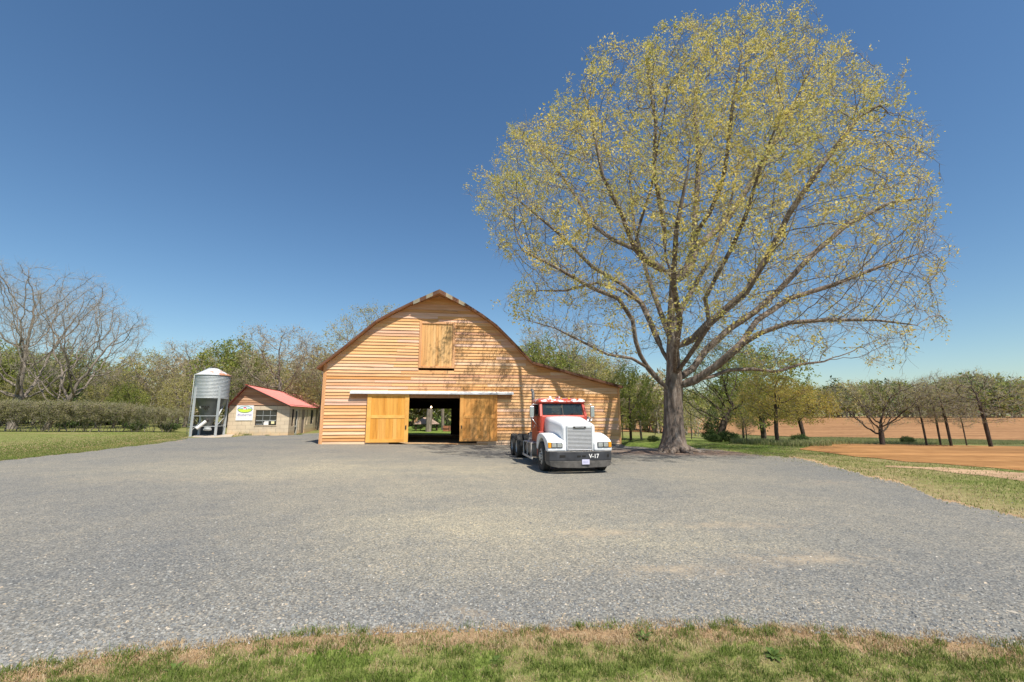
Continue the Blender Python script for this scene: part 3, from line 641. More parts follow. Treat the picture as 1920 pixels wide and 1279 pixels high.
PT = {}
PT['bare_wide'] = proto('bare_oak', 21, 17, 3.0, 8.2, 'vase', 1500, [(0, 0, 0), (.1, 0, 3.2)], step=.45, dinf=9, dkill=.8, r0=.016, pw=2.3, trunk_r=.46, twig='twig_g', ntw=7, ltw=1.05, wtw=.007, thin=5)
PT['bare_lean'] = proto('bare_tree', 22, 15, 3.0, 7.5, 'vase', 1300, [(0, 0, 0), (.8, 0, 2.4), (1.8, 0, 4.2)], step=.45, dinf=9, dkill=.8, r0=.016, pw=2.3, trunk_r=.36, twig='twig_g', ntw=7, ltw=1.05, wtw=.007, thin=5)
PT['bud1'] = proto('budding_tree', 23, 12.5, 2.2, 4.6, 'oval', 520, step=.5, dinf=7, dkill=.8, r0=.014, trunk_r=.26, twig='twig_g', ntw=5, ltw=.9, wtw=.010, leaf='leaf_o', nleaf=2, sleaf=.22, leaf_p=.55, thin=4)
PT['bud2'] = proto('budding_tree', 24, 13, 2.0, 5.0, 'vase', 560, step=.5, dinf=7, dkill=.8, r0=.014, trunk_r=.28, twig='twig_r', ntw=6, ltw=1.0, wtw=.010, leaf='leaf_p', nleaf=1, sleaf=.18, leaf_p=.45, thin=4)
PT['green1'] = proto('green_tree', 25, 12, 1.6, 4.6, 'oval', 480, step=.5, dinf=7, dkill=.85, r0=.014, trunk_r=.25, twig='twig_g', bark='bark_d', ntw=4, ltw=.9, wtw=.010, leaf='leaf_g', nleaf=3, sleaf=.27, leaf_p=.8, thin=4)
PT['gold'] = proto('golden_tree', 26, 8.5, 2.6, 3.6, 'oval', 480, step=.4, dinf=6, dkill=.65, r0=.012, trunk_r=.2, twig='twig_r', bark='bark_d', ntw=6, ltw=.8, wtw=.008, leaf='leaf_y', nleaf=2, sleaf=.15, leaf_p=.8, thin=4)
PT['slim'] = proto('slim_bare_tree', 27, 13, 3.6, 4.2, 'oval', 560, [(0, 0, 0), (-.3, 0, 4.5), (-.7, 0, 8)], step=.45, dinf=7, dkill=.75, r0=.014, trunk_r=.19, bark='bark_d', twig='twig_g', ntw=6, ltw=.95, wtw=.009, leaf='leaf_o', nleaf=1, sleaf=.14, leaf_p=.28, thin=4)
PT['spread'] = proto('spreading_oak', 28, 11, 2.0, 7.8, 'vase', 1000, [(0, 0, 0), (.1, 0, 2.4)], step=.45, dinf=9, dkill=.8, r0=.016, pw=2.0, trunk_r=.40, bark='bark_d', twig='twig_g', ntw=5, ltw=.9, wtw=.009, leaf='leaf_o', nleaf=1, sleaf=.15, leaf_p=.3, thin=4)
PT['ever'] = proto('evergreen_tree', 29, 7, .4, 2.0, 'cone', 420, step=.35, dinf=5, dkill=.5, r0=.012, trunk_r=.14, bark='bark_d', twig='twig_r', ntw=3, ltw=.6, wtw=.010, leaf='leaf_d', nleaf=4, sleaf=.22, thin=4)
PT['bush'] = proto('bush', 30, 1.7, .1, 1.3, 'oval', 300, [(0, 0, 0), (0, 0, .3)], step=.14, dinf=3, dkill=.24, r0=.006, trunk_r=.05, bark='bark_d', twig='twig_r', ntw=3, ltw=.28, wtw=.004, leaf='leaf_d', nleaf=3, sleaf=.11, thin=4)
PT['pale_trunk'] = proto('gnarled_tree', 31, 16, 3.0, 6.8, 'oval', 1000, [(0, 0, 0), (.15, 0, 2.6), (.4, 0, 5.5)], step=.45, dinf=9, dkill=.8, r0=.015, pw=2.1, bark='bark_g', trunk_r=.48, twig='twig_g', ntw=4, ltw=.9, wtw=.010, leaf='leaf_o', nleaf=2, sleaf=.17, leaf_p=.45, thin=4)
PT['tall_trunk'] = proto('gnarled_tree', 35, 17, 7.5, 6.0, 'oval', 650, [(0, 0, 0), (.15, 0, 3.4), (.5, 0, 7.0)], step=.45, dinf=9, dkill=.8, r0=.015, pw=2.1, bark='bark_g', trunk_r=.46, twig='twig_g', ntw=3, ltw=.9, wtw=.008, leaf='leaf_o', nleaf=1, sleaf=.16, leaf_p=.3, thin=4)
PT['golden_oak'] = proto('leaning_oak', 32, 14, 2.2, 6.4, 'oval', 900, [(0, 0, 0), (.9, 0, 2.6), (2.3, .3, 4.6)], step=.45, dinf=9, dkill=.8, r0=.015, pw=2.1, bark='bark_d', trunk_r=.42, twig='twig_g', ntw=4, ltw=.9, wtw=.010, leaf='leaf_g', nleaf=2, sleaf=.19, leaf_p=.62, thin=4)
HT = {'bare_wide': 17.7, 'bare_lean': 15.7, 'bud1': 13, 'bud2': 13.6, 'green1': 12.6, 'gold': 9, 'slim': 13.6, 'spread': 11.6, 'ever': 7.4, 'bush': 1.9, 'pale_trunk': 16.5, 'tall_trunk': 17.5, 'golden_oak': 14.6}
def tree_at(k, kind, px, D, top, label, group=None, yaw=None, wide=1.0, cat='tree', tilt=(0, 0), base=None):
    d = ray(px, 800); x = float(d[0] * D / d[1])
    if base is not None:
        q = G(px, base); x, D = float(q[0]), float(q[1])
    # x where the trunk stands: solve along the column of the photograph at ground height
    z = float(tz(x, D)); dep = D * math.cos(PITCH) + (z - H) * math.sin(PITCH); x = (px - CX) / F * dep; z = float(tz(x, D))
    zt = float(P(px, top, D)[2]); s = max(.12, (zt - z) / HT[k]); e = put_tree(PT[k], kind, (x, D, z - .05), rnd.uniform(0, 6.28) if yaw is None else yaw, s * wide, label, group, cat, sz=s, tilt=tilt); return e
T = tree_at
T('bare_wide', 'bare_tree', 22, 57, 498, 'tall bare grey tree with forked crown at the left edge behind the hedge', yaw=.4, wide=.9)
T('bare_lean', 'bare_tree', 84, 55, 552, 'bare grey tree leaning right over the hedge, second from the left edge', yaw=0.0, wide=.9, tilt=(0, .2))
wood_l = [(-60, 66, 620, 'green1'), (0, 70, 640, 'green1'), (60, 74, 655, 'bud1'), (118, 68, 640, 'green1'), (165, 72, 668, 'bud1'), (200, 76, 672, 'ever'), (212, 64, 690, 'bud2'), (262, 66, 648, 'bud1'),
          (300, 70, 662, 'bud2'), (345, 66, 636, 'bud2'), (390, 70, 650, 'bud1'), (425, 64, 624, 'green1'), (465, 72, 655, 'bud2'), (500, 66, 660, 'bud1'), (572, 70, 668, 'bud1'), (598, 64, 640, 'bud2'), (620, 72, 662, 'bud1'), (232, 60, 712, 'green1'), (30, 62, 700, 'bud1'), (135, 61, 705, 'ever'), (330, 61, 700, 'bud1'), (452, 62, 690, 'bud2'), (560, 62, 700, 'bud1'), (485, 60, 712, 'bud2'), (180, 60, 715, 'bud1'), (-130, 66, 600, 'bud1'), (-200, 66, 610, 'bud2')]
for px, D, top, k in wood_l:
    T(k, 'woodland_tree', px, D, top, 'budding spring tree in the wood behind the long hedge and the block shed', 'trees of the wood behind the hedge and shed')
T('bud2', 'tall_tree', 512, 60, 608, 'tall pale grey budding tree rising above the red shed roof', yaw=1.0, wide=1.05)
T('pale_trunk', 'tall_tree', 700, 62, 558, 'tall pale budding tree whose crown rises above the left slope of the barn roof', yaw=2.0)
T('tall_trunk', 'gnarled_tree', 803, 60, 590, 'thick pale gnarled trunk seen through the open barn doorway beside the picnic shelter', yaw=.5, wide=.95)
T('tall_trunk', 'gnarled_tree', 830, 66, 620, 'smaller pale tree seen through the barn doorway right of the thick gnarled trunk', yaw=3.0, wide=.6)
for px, D, top, l in ((783, 70, 780, 'leftmost'), (819, 74, 778, 'middle'), (843, 70, 784, 'rightmost')):
    T('ever', 'evergreen_tree', px, D, top, f'{l} small dark evergreen seen through the barn doorway', 'evergreens behind the barn', wide=1.6)
wood_m = [(985, 64, 640, 'bud1'), (1020, 58, 625, 'green1'), (1052, 60, 596, 'bud2'), (1088, 66, 640, 'green1'), (1120, 60, 655, 'bud1'), (1150, 66, 668, 'bud2'), (930, 66, 660, 'bud1')]
for px, D, top, k in wood_m:
    T(k, 'woodland_tree', px, D, top, 'budding tree standing behind the low right roof of the barn', 'trees behind the barn lean-to roof')
T('green1', 'green_tree', 1183, 40, 672, 'dark trunked light green tree just right of the barn corner', yaw=1, wide=.85)
T('bud1', 'young_tree', 1203, 44, 700, 'thin multi stemmed green tree between the barn corner and the big oak', yaw=2, wide=.8)
T('slim', 'young_tree', 1226, 38, 752, 'slender leaning sapling just left of the big oak trunk', yaw=0, wide=.6, tilt=(0, .25))
T('slim', 'young_tree', 1168, 46, 720, 'thin dark young tree showing half behind the barn corner', yaw=0.6, wide=.6)
T('slim', 'young_tree', 1297, 52, 745, 'small thin bare tree against the clay field right of the big oak trunk', yaw=1.5, wide=.8)
T('golden_oak', 'leaning_tree', 1347, 40, 622, 'dark leaning tree with olive green crown and low right limb behind the big oak', yaw=0.0, wide=1.05)
T('green1', 'green_tree', 1432, 58, 632, 'tall yellow green tree behind the leaning dark tree', yaw=0.5, wide=1.2)
T('ever', 'cedar_tree', 1338, 46, 742, 'narrow dark cedar beside the leaning dark tree', yaw=0.2, wide=.9)
T('gold', 'golden_tree', 1459, 33.5, 690, 'straight grey trunk with golden crown, nearer of the golden trees', yaw=.4, wide=1.1)
T('gold', 'golden_tree', 1506, 40, 715, 'low golden twiggy tree at the tip of the near clay field', yaw=2.4, wide=1.4)
T('gold', 'golden_tree', 1395, 44, 742, 'small golden budding tree between the leaning tree and the straight trunked one', yaw=4.4, wide=1.0)
T('slim', 'stub_tree', 1401, 36, 776, 'short dark trunk with few twigs in the long grass', yaw=1, wide=1.2)
T('spread', 'spreading_oak', 1655, 80, 708, 'bare spreading oak with low limbs between the two clay fields', yaw=.7, wide=1.0)
for px, D, top, l, wd in ((1738, 79, 704, 'leftmost slim bare tree of the row between the clay fields', .9), (1764, 80, 695, 'second slim bare tree of the row between the clay fields', .9), (1784, 77, 690, 'third slim bare tree of the row, with a broad pale crown', 1.1), (1813, 78, 728, 'thinnest and lowest tree of the bare row between the clay fields', .7)):
    T('slim', 'bare_tree', px, D, top, l, 'bare trees between the clay fields', wide=wd, yaw=rnd.uniform(-.5, .5))
T('slim', 'bare_tree', 1859, 70, 686, 'largest bare tree of the row at the right edge of the photo', 'bare trees between the clay fields', wide=1.5, yaw=.2)
T('slim', 'bare_tree', 1990, 74, 700, 'bare tree of the row beyond the right edge', 'bare trees between the clay fields', wide=1)
for px, D, top, l in ((1367, 39, 806, 'dark green bush at the foot of the leaning dark tree'), (1338, 38.5, 812, 'low dark bush left of the leaning dark trunk'), (1500, 38, 812, 'dark bush at the foot of the low golden tree'), (255, 52, 785, 'round green bush in front of the hedge near the silo'), (318, 50, 790, 'small green bush at the right end of the hedge'), (1225, 37, 815, 'tiny dark bush at the foot of the leaning sapling'), (1702, 85, 817, 'small round bush on the strip between the clay fields')):
    T('bush', 'bush', px, D, top, l, cat='bush', wide=1.3)
# the hedge: a row of twiggy shrubs
def hedge_proto(seed):
    rs = np.random.RandomState(seed); att = rs.uniform(-1, 1, (520, 3)) * [2.3, 1.1, 1.05]; att[:, 2] = 2.3 + att[:, 2] * .95; att = att[rs.rand(520) < np.where(att[:, 2] > 2.2, 1, .22)]
    pos = []; par = []
    for i in range(7):
        x = rs.uniform(-1.3, 1.3); o, p = line([(x * .5, rs.uniform(-.3, .3), 0), (x * .8, rs.uniform(-.4, .4), .8), (x * 1.2, rs.uniform(-.6, .6), 1.6)], .2, None, -1, len(pos))
        p = [-1] + [q for q in p[1:]]; pos += o; par += p
        for j in range(1, len(o)): par[len(pos) - len(o) + j] = len(pos) - len(o) + j - 1
    return tree_meshes('hedge_shrub', seed, att, pos, par, step=.2, dinf=3, dkill=.3, r0=.012, pw=2.4, bark='bark_g', twig='twig_g', ntw=5, ltw=.5, wtw=.009, leaf='leaf_h', nleaf=2, sleaf=.11, leaf_p=.6, thin=5)
HP = [hedge_proto(41), hedge_proto(42), hedge_proto(43)]
ordn = ['leftmost', 'second', 'third', 'fourth', 'fifth', 'sixth', 'seventh', 'eighth', 'ninth', 'tenth', 'eleventh', 'twelfth']
for i in range(12):
    px = -12 + i * 29.5; D = 49.5 - .15 * i; q = P(px, 800, D); e = empty('hedge_shrub', (q[0], D, float(tz(q[0], D)) - .03), rnd.uniform(-.2, .2) + (math.pi if i % 2 else 0), label=f'{ordn[i]} clipped twiggy shrub of the long hedge counted from the left edge', cat='shrub', group='shrubs of the hedge along the left lawn')
    s = [1.03, 1.0, 1.0, .98, .97, .98, .95, .94, .9, .82, .78, .74][i]; e.scale = (s, s, s * .98)
    for nm, m in zip(('trunk', 'crown'), HP[i % 3]): link(nm, m, None, e)
# far woods that read as one mass
def far_wood(name, label, pxa, pxb, D0, D1, top, n, leaf_names, seed, hmin=.75):
    rs = np.random.RandomState(seed); Vs = []; Fs = []; mi = []; off = 0
    for t in range(n):
        px = rs.uniform(pxa, pxb); D = rs.uniform(D0, D1); q = P(px, 790, D); z0 = float(tz(q[0], D)); zt = float(P(px, top(px), D)[2]); h = (zt - z0) * rs.uniform(hmin, 1.03); r = h * rs.uniform(.26, .4)
        m = int(240 * (h / 12) ** 1.0); p = rs.normal(0, 1, (m, 3)); p /= np.linalg.norm(p, axis=1)[:, None]; p *= rs.uniform(.4, 1, (m, 1)) ** .5
        lump = 1 + .22 * np.sin(3 * p[:, :1] + t) * np.cos(4 * p[:, 1:2] + t * 2)
        c = np.array([q[0], D, z0 + h * .56]) + p * lump * np.array([r, r, h * .46]); V, Fc = leaves(c, h * .075, rs, 0, .6); li = rs.randint(len(leaf_names))
        Vs.append(V); Fs.append(Fc + off); off += len(V); mi.append(np.full(len(Fc), li))
        tw, tf, _, _ = twigs(c[::3], p[::3], 1, h * .16, h * .004, rs); Vs.append(tw); Fs.append(tf + off); off += len(tw); mi.append(np.full(len(tf), len(leaf_names)))
        tb, tf, _, _ = twigs(np.array([[q[0], D, z0 - .2]] * 2), np.array([[0, 0, 6.0]] * 2), 1, h * .75, h * .016, rs, .3); Vs.append(tb); Fs.append(tf + off); off += len(tb); mi.append(np.full(len(tf), len(leaf_names)))
    me = np_mesh(name, np.concatenate(Vs), [np.concatenate(Fs)])
    for l in leaf_names: me.materials.append(M[l])
    me.materials.append(M['twig_g']); me.polygons.foreach_set('material_index', np.concatenate(mi).astype(np.int32))
    return tag(link(name, me), label, 'wood', kind='stuff')
far_wood('woodland', 'far tree line of green and grey spring trees beyond the clay fields', 1130, 2500, 222, 262, lambda p: np.interp(p, [1130, 1250, 1560, 1700, 1800, 1920, 2500], [728, 728, 716, 714, 708, 708, 695]) + 6 * math.sin(p * .03), 360, ['leaf_g', 'leaf_g', 'leaf_o', 'leaf_g', 'leaf_d'], 3)
far_wood('woodland', 'dense wood of grey brown and green trees behind the left trees and the barn', -900, 1330, 78, 100, lambda p: np.interp(p, [-900, -100, 0, 200, 400, 600, 900, 1000, 1100, 1200, 1330], [600, 650, 668, 690, 672, 668, 655, 655, 670, 695, 745]) + 12 * math.sin(p * .05) + 8 * math.sin(p * .13), 420, ['leaf_o', 'leaf_g', 'leaf_p', 'leaf_o', 'leaf_p'], 4, .6)
# long grass at the edge of the right fields
n = 60000; px = RS.uniform(1290, 2000, n); py = RS.uniform(0, 1, n) * 16 + np.interp(px, [1290, 1500, 1560, 2000], [812, 822, 821, 829]); k = (px < 1560) & (px > 1370) | (px > 1560) & (py < 834); W = G(px[k], py[k])
blades('long_field_grass', W, .42, .02, M['tallgrass'], 'long green and straw coloured grass between lawn and clay fields', .5)

# ------------------------------------------------------------------ the barn
def boards(mb, zlo, zhi, course, span, holes=(), proud=.0, th=.055, seglen=(2.8, 6.0), v0=0.0, jit=.011, flip=1, rr=rnd, gap=.004):
    """clapboards on the plane v=v0 facing -v; span(z) gives (u0,u1)"""
    k = 0; z = zlo
    while z < zhi - .02:
        z1 = min(z + course, zhi); s0 = span(z); s1 = span(z1 - .005)
        if s0 is None or s0[1] - s0[0] < .05: break
        if s1 is None or s1[1] < s1[0]: m = (s0[0] + s0[1]) / 2; s1 = (m, m)
        lo = min(s0[0], s1[0]); hi = max(s0[1], s1[1]); iv = [(lo, hi)]
        for (a, b, c, d) in holes:
            if z1 > c + .03 and z < d - .03:
                nv = []
                for (p, q) in iv:
                    if b <= p or a >= q: nv.append((p, q)); continue
                    if a > p: nv.append((p, a))
                    if b < q: nv.append((b, q))
                iv = nv
        for (p, q) in iv:
            x = p
            while x < q - .02:
                e = min(q, x + rr.uniform(*seglen)); e = q if q - e < .8 else e
                ja, jb = rr.uniform(-jit, jit), rr.uniform(-jit, jit); o = th + rr.uniform(0, .008)
                xa, xb = x + gap / 2, e - gap / 2
                al = max(xa, s0[0]) ; bl = min(xb, s0[1]); au = min(max(xa, s1[0]), max(s1[0], xb)); bu = max(min(xb, s1[1]), au)
                if bl > al:
                    mb.hexa([(al, v0 - flip * o, z + ja - .012), (bl, v0 - flip * o, z + jb - .012), (bl, v0 + flip * .03, z + jb - .012), (al, v0 + flip * .03, z + ja - .012),
                             (au, v0 - flip * .006, z1 + .004), (bu, v0 - flip * .006, z1 + .004), (bu, v0 + flip * .03, z1 + .004), (au, v0 + flip * .03, z1 + .004)])
                x = e
        z = z1; k += 1
BY = rad(8.5); q = G(599, 833.5); BF = Frame((q[0], q[1]), BY)
BW = BF.pix(1163, 800)[0]; OH = .42; LB = 20.0; HOOD = 1.15
roofp = [BF.pix(x, y, o) for x, y, o in ((594, 689, -OH), (652, 644, -OH), (705, 601, -OH), (740, 582, -OH), (775, 565, -OH), (824, 543.5, -HOOD), (872, 569, -OH), (905, 590, -OH), (932, 610, -OH), (958, 636, -OH), (999, 679, -OH), (1060, 695, -OH), (1168, 725, -OH))]
IR = 5
def vs_(u):
    t = 1 - min(1, abs(u - roofp[IR][0]) / (roofp[IR][0] - roofp[4][0])); return -OH - (HOOD - OH) * t
barn = empty('barn', (BF.O[0], BF.O[1], 0), BY, label='large gambrel wooden barn with new clapboards, sliding doors and hay hatch', cat='barn')
RU = [p[0] for p in roofp]; RZ = [p[1] - .13 for p in roofp]
def topz(u): return float(np.interp(u, RU, RZ))
_uu = np.linspace(0, BW, 900); _tz = np.array([topz(u) for u in _uu])
def span(z):
    k = _tz > z
    return None if not k.any() else (float(_uu[k][0]), float(_uu[k][-1]))
zr = float(tz(*BF.world(BW, 0)[:2])) - .06
dl = [BF.pix(*p, -.1) for p in ((685, 832), (768, 739))]; dr = [BF.pix(*p, -.1) for p in ((861, 829), (931, 738.5))]
OP0, OP1 = dl[1][0] - 1.25, dr[0][0] + 1.2; OPZ = dl[1][1] + .05
hu0, hz0 = BF.pix(784.5, 690); hu1, hz1 = BF.pix(854, 605)
mb = MB(); nb = 1
boards(mb, -.02, max(RZ), .215, span, holes=[(OP0, OP1, -1, OPZ), (hu0 + .02, hu1 - .02, hz0 + .02, hz1 - .02)])
boards(mb, zr - .1, -.02, .2, lambda z: (9.5 if z < -.15 else 8.0, BW))
wall = mb.build('front_wall', M['board'], barn)
mb = MB(); boards(mb, -.1, topz(0) - .05, .215, lambda z: (0, LB)); lw = mb.build('side_wall', M['board'], barn); lw.rotation_euler = (0, 0, rad(-90)); lw.location = (0, LB, 0)
mb = MB(); boards(mb, zr - .3, topz(BW) - .05, .215, lambda z: (0, LB)); rw = mb.build('side_wall', M['board'], barn); rw.rotation_euler = (0, 0, rad(90)); rw.location = (BW, 0, 0)
# back wall with its own doorway
bu1, bz1 = BF.pix(846, 767, LB); bu0 = bu1 - 5.0; bzf = -.6
mb = MB(); boards(mb, bzf, max(RZ), .215, span, holes=[(bu0, bu1, -2, bz1)], v0=LB, flip=-1, seglen=(4, 8)); mb.build('back_wall', M['board'], barn)
# dark inner lining, loft floor, posts and joists
mb = MB(); mb.box(.12, BW - .12, .1, LB - .1, OPZ + .12, OPZ + .3)
for i in range(14): v = .8 + i * (LB - 1.4) / 13; mb.box(OP0 - .2, OP1 + .2, v - .05, v + .05, OPZ - .10, OPZ + .118)
mb.build('loft_floor', M['darkwood'], barn)
mb = MB()
for u in (OP0 - .5, OP1 + .42): mb.box(u, u + .08, .3, LB * .9, -.6, OPZ + .11)
for i in range(6):
    v = 2 + i * 3.2
    for u in (OP0 - .40, OP1 + .25): mb.box(u, u + .16, v - .08, v + .08, -.6, OPZ + .10)
mb.box(.1, BW - .1, LB - .22, LB - .1, bz1 + .02, OPZ + .1); mb.box(bu1, OP1 + 2, LB - .2, LB - .12, -.7, bz1); mb.box(OP0 - 6, bu0, LB - .2, LB - .12, -.7, bz1)
mb.build('inner_partition', M['darkwood'], barn)
nu, nv = 12, 24; us = np.linspace(OP0 - .4, OP1 + .4, nu); vs = np.linspace(.02, LB + .5, nv); U, V_ = np.meshgrid(us, vs); Wd = BF.O[None, None] + U[..., None] * BF.u + V_[..., None] * BF.v
Zf = tz(Wd[..., 0], Wd[..., 1]) + .05 + .001 * V_
me = np_mesh('earth_floor', np.stack([U, V_, Zf], -1), grid_faces(nv, nu), True); link('earth_floor', me, M['dirt'], barn)
# roof
def roof_pts(off): return [(u, z - off) for u, z in roofp]
mb = MB(); up = roof_pts(0); lo = roof_pts(.10)
for i in range(len(up) - 1):
    a, b, c, d = lo[i], lo[i + 1], up[i + 1], up[i]; L = math.hypot(c[0] - d[0], c[1] - d[1]); nrow = max(1, int(L / .45))
    for r in range(nrow):
        t0, t1 = r / nrow, (r + 1) / nrow; A = lambda p, q_, t: (p[0] + (q_[0] - p[0]) * t, p[1] + (q_[1] - p[1]) * t)
        pu0, pu1, pl0, pl1 = A(d, c, t0), A(d, c, t1), A(a, b, t0), A(a, b, t1); s_ = (c[1] - d[1]) / max(L, .01)
        e0, e1 = (.025, 0) if s_ < 0 else (0, .025)
        e0, e1 = (.0, .03) if s_ < 0 else (.03, .0)
        v = -OH; va, vb = vs_(pu0[0] + 1e-4), vs_(pu1[0] - 1e-4)
        if min(va, vb) < -OH - .01: mb.hexa([(pl0[0], va, pl0[1] + .04), (pl1[0], vb, pl1[1] + .04), (pl1[0], v - .004, pl1[1] + .04), (pl0[0], v - .004, pl0[1] + .04), (pu0[0], va, pu0[1] + e0), (pu1[0], vb, pu1[1] + e1), (pu1[0], v - .004, pu1[1] + e1), (pu0[0], v - .004, pu0[1] + e0)])
        while v < LB + .5:
            ve = min(v + rnd.uniform(1.2, 3.2), LB + .5); jz = rnd.uniform(0, .02)
            mb.hexa([(pl0[0], v, pl0[1] + .04), (pl1[0], v, pl1[1] + .04), (pl1[0], ve, pl1[1] + .04), (pl0[0], ve, pl0[1] + .04), (pu0[0], v, pu0[1] + e0 + jz), (pu1[0], v, pu1[1] + e1 + jz), (pu1[0], ve, pu1[1] + e1 + jz), (pu0[0], ve, pu0[1] + e0 + jz)]); v = ve + .004
roof = mb.build('roof', M['roof_brown'], barn)
mb = MB()
for i in range(len(up) - 1):
    a, b = lo[i], lo[i + 1]; n_ = 22
    for j in range(n_):
        v0_ = -OH + .02 + (LB + OH) * j / n_; v1_ = -OH + .02 + (LB + OH) * (j + 1) / n_ - .006
        mb.hexa([(a[0], v0_, a[1] - .02), (b[0], v0_, b[1] - .02), (b[0], v1_, b[1] - .02), (a[0], v1_, a[1] - .02), (a[0], v0_, a[1] + .03), (b[0], v0_, b[1] + .03), (b[0], v1_, b[1] + .03), (a[0], v1_, a[1] + .03)])
for i in (4, 5):
    a, b = lo[i], lo[i + 1]; va, vb = vs_(a[0]) + .02, vs_(b[0]) + .02; e = -OH + .012
    mb.hexa([(a[0], min(va, e - .001), a[1] - .02), (b[0], min(vb, e - .001), b[1] - .02), (b[0], e, b[1] - .02), (a[0], e, a[1] - .02), (a[0], min(va, e - .001), a[1] + .03), (b[0], min(vb, e - .001), b[1] + .03), (b[0], e, b[1] + .03), (a[0], e, a[1] + .03)])
mb.build('soffit', M['soffit'], roof)
for i in range(len(up) - 1):
    a, b = up[i], up[i + 1]; L = math.hypot(b[0] - a[0], b[1] - a[1]); n_ = max(1, int(L / .45)); hood = i in (4, 5); mb = MB(); mp_ = MB(); w_ = .24 if hood else .13
    for j in range(n_):
        t0, t1 = j / n_, (j + 1) / n_; p = (a[0] + (b[0] - a[0]) * t0, a[1] + (b[1] - a[1]) * t0); q_ = (a[0] + (b[0] - a[0]) * t1, a[1] + (b[1] - a[1]) * t1); f0, f1 = vs_(p[0]) - .005, vs_(q_[0]) - .005
        pale = (hood and j % 2 == (0 if i == 4 else 1)) and abs((p[0] + q_[0]) / 2 - up[IR][0]) > .2
        if hood: mb = MB(); mp_ = MB()
        (mp_ if pale else mb).hexa([(p[0], f0 - .03, p[1] - w_), (q_[0], f1 - .03, q_[1] - w_), (q_[0], f1, q_[1] - w_), (p[0], f0, p[1] - w_), (p[0], f0 - .03, p[1] + .035), (q_[0], f1 - .03, q_[1] + .035), (q_[0], f1, q_[1] + .035), (p[0], f0, p[1] + .035)])
        if hood: (mp_ if pale else mb).build('rake_shingle' if pale else 'rake_board', M['fascia_pale' if pale else 'fascia'], roof)
    if not hood: mb.build('rake_board', M['fascia'], roof)
# corner trims
mb = MB(); mb.box(-.035, .15, -.06, -.01, -.12, topz(0.1) - .02); mb.box(-.06, -.035, -.06, .14, -.12, topz(0) - .02); mb.build('corner_board', M['trim'], barn, .004)
mb = MB(); mb.box(BW - .12, BW + .035, -.06, -.01, zr - .1, topz(BW - .1) - .02); mb.build('corner_board', M['trim'], barn, .004)
# hay hatch
t = .17; mb = MB(); mb.box(hu0, hu0 + t, -.095, .03, hz0, hz1 - .0); mb.box(hu1 - t, hu1, -.095, .03, hz0, hz1); mb.box(hu0 + t, hu1 - t, -.09, .03, hz1 - t * .8, hz1); mb.box(hu0 + t, hu1 - t, -.10, .03, hz0, hz0 + t * .8)
hatch = mb.build('hay_hatch', M['trim'], barn, .004); mb = MB(); n_ = 11
for i in range(n_):
    a = hu0 + t + (hu1 - hu0 - 2 * t) * i / n_; b = hu0 + t + (hu1 - hu0 - 2 * t) * (i + 1) / n_ - .008; mb.box(a, b, -.02 - rnd.uniform(0, .008), .02, hz0 + t * .8, hz1 - t * .8)
mb.build('hatch_board', M['board_v'], hatch)
# sliding doors
def slide_door(u0, u1, z0, z1, frame, panel, lab):
    v = -.20; d = MB(); s = .27
    d.box(u0, u0 + s, v, v + .06, z0, z1); d.box(u1 - s, u1, v, v + .06, z0, z1); mid = z0 + (z1 - z0) * .49
    for a, b in ((z0, z0 + s * .8), (mid, mid + s * .75), (z1 - s * .65, z1)): d.box(u0 + s, u1 - s, v + .003, v + .06, a, b)
    o = d.build('sliding_door', frame, barn, .005); o['label'] = lab; p = MB()
    for a, b in ((z0 + s * .8, mid), (mid + s * .75, z1 - s * .65)):
        n_ = 9
        for i in range(n_): x0 = u0 + s + (u1 - u0 - 2 * s) * i / n_; p.box(x0, x0 + (u1 - u0 - 2 * s) / n_ - .005, v + .025, v + .05, a, b)
    p.build('door_panel', panel, o); return o
d1 = slide_door(dl[0][0], dl[1][0] + .0, dl[0][1] + .07, OPZ - .03, M['door_frame'], M['door_wood'], 'sunny orange pine sliding door on the left of the opening')
d2 = slide_door(dr[0][0], dr[1][0] + .05, dr[0][1] + .05, OPZ - .03, M['door_old'], M['door_old'], 'browner sliding door under tree shadow on the right')
mb = MB(); hz = dl[0][1] + 1.05; mb.box(dl[1][0] - .20, dl[1][0] - .12, -.235, -.20, hz - .13, hz + .12); mb.tube([(dl[1][0] - .16, -.23, hz - .09), (dl[1][0] - .16, -.28, hz - .07), (dl[1][0] - .16, -.28, hz + .07), (dl[1][0] - .16, -.23, hz + .09)], .012, 6); mb.build('door_handle', M['iron'], d1)
mb = MB(); mb.box(dr[0][0] + .10, dr[0][0] + .17, -.225, -.20, hz - .1, hz + .1); mb.build('door_handle', M['iron'], d2)
# track cover
ru0, rz0 = BF.pix(656, 738, -.3); ru1, rz1 = BF.pix(963, 740, -.3); zt = (rz0 + rz1) / 2
mb = MB(); mb.box(ru0 + .02, ru1 - .15, -.12, -.04, zt - .26, zt + .06); mb.build('track_header', M['soffit'], barn, .004)
mb = MB(); x = ru0
while x < ru1 - .01:
    e = min(ru1, x + 2.45); mb.hexa([(x, -.34, zt - .00), (e, -.34, zt - .00), (e, -.335, zt - .01), (x, -.335, zt - .01), (x, -.34, zt + .10), (e, -.34, zt + .10), (e, -.33, zt + .095), (x, -.33, zt + .095)])
    mb.hexa([(x, -.34, zt + .10), (e, -.34, zt + .10), (e, -.03, zt + .20), (x, -.03, zt + .20), (x, -.345, zt + .104), (e, -.345, zt + .104), (e, -.03, zt + .208), (x, -.03, zt + .208)]); x = e + (.004)
mb.build('track_cover', M['tin'], barn)
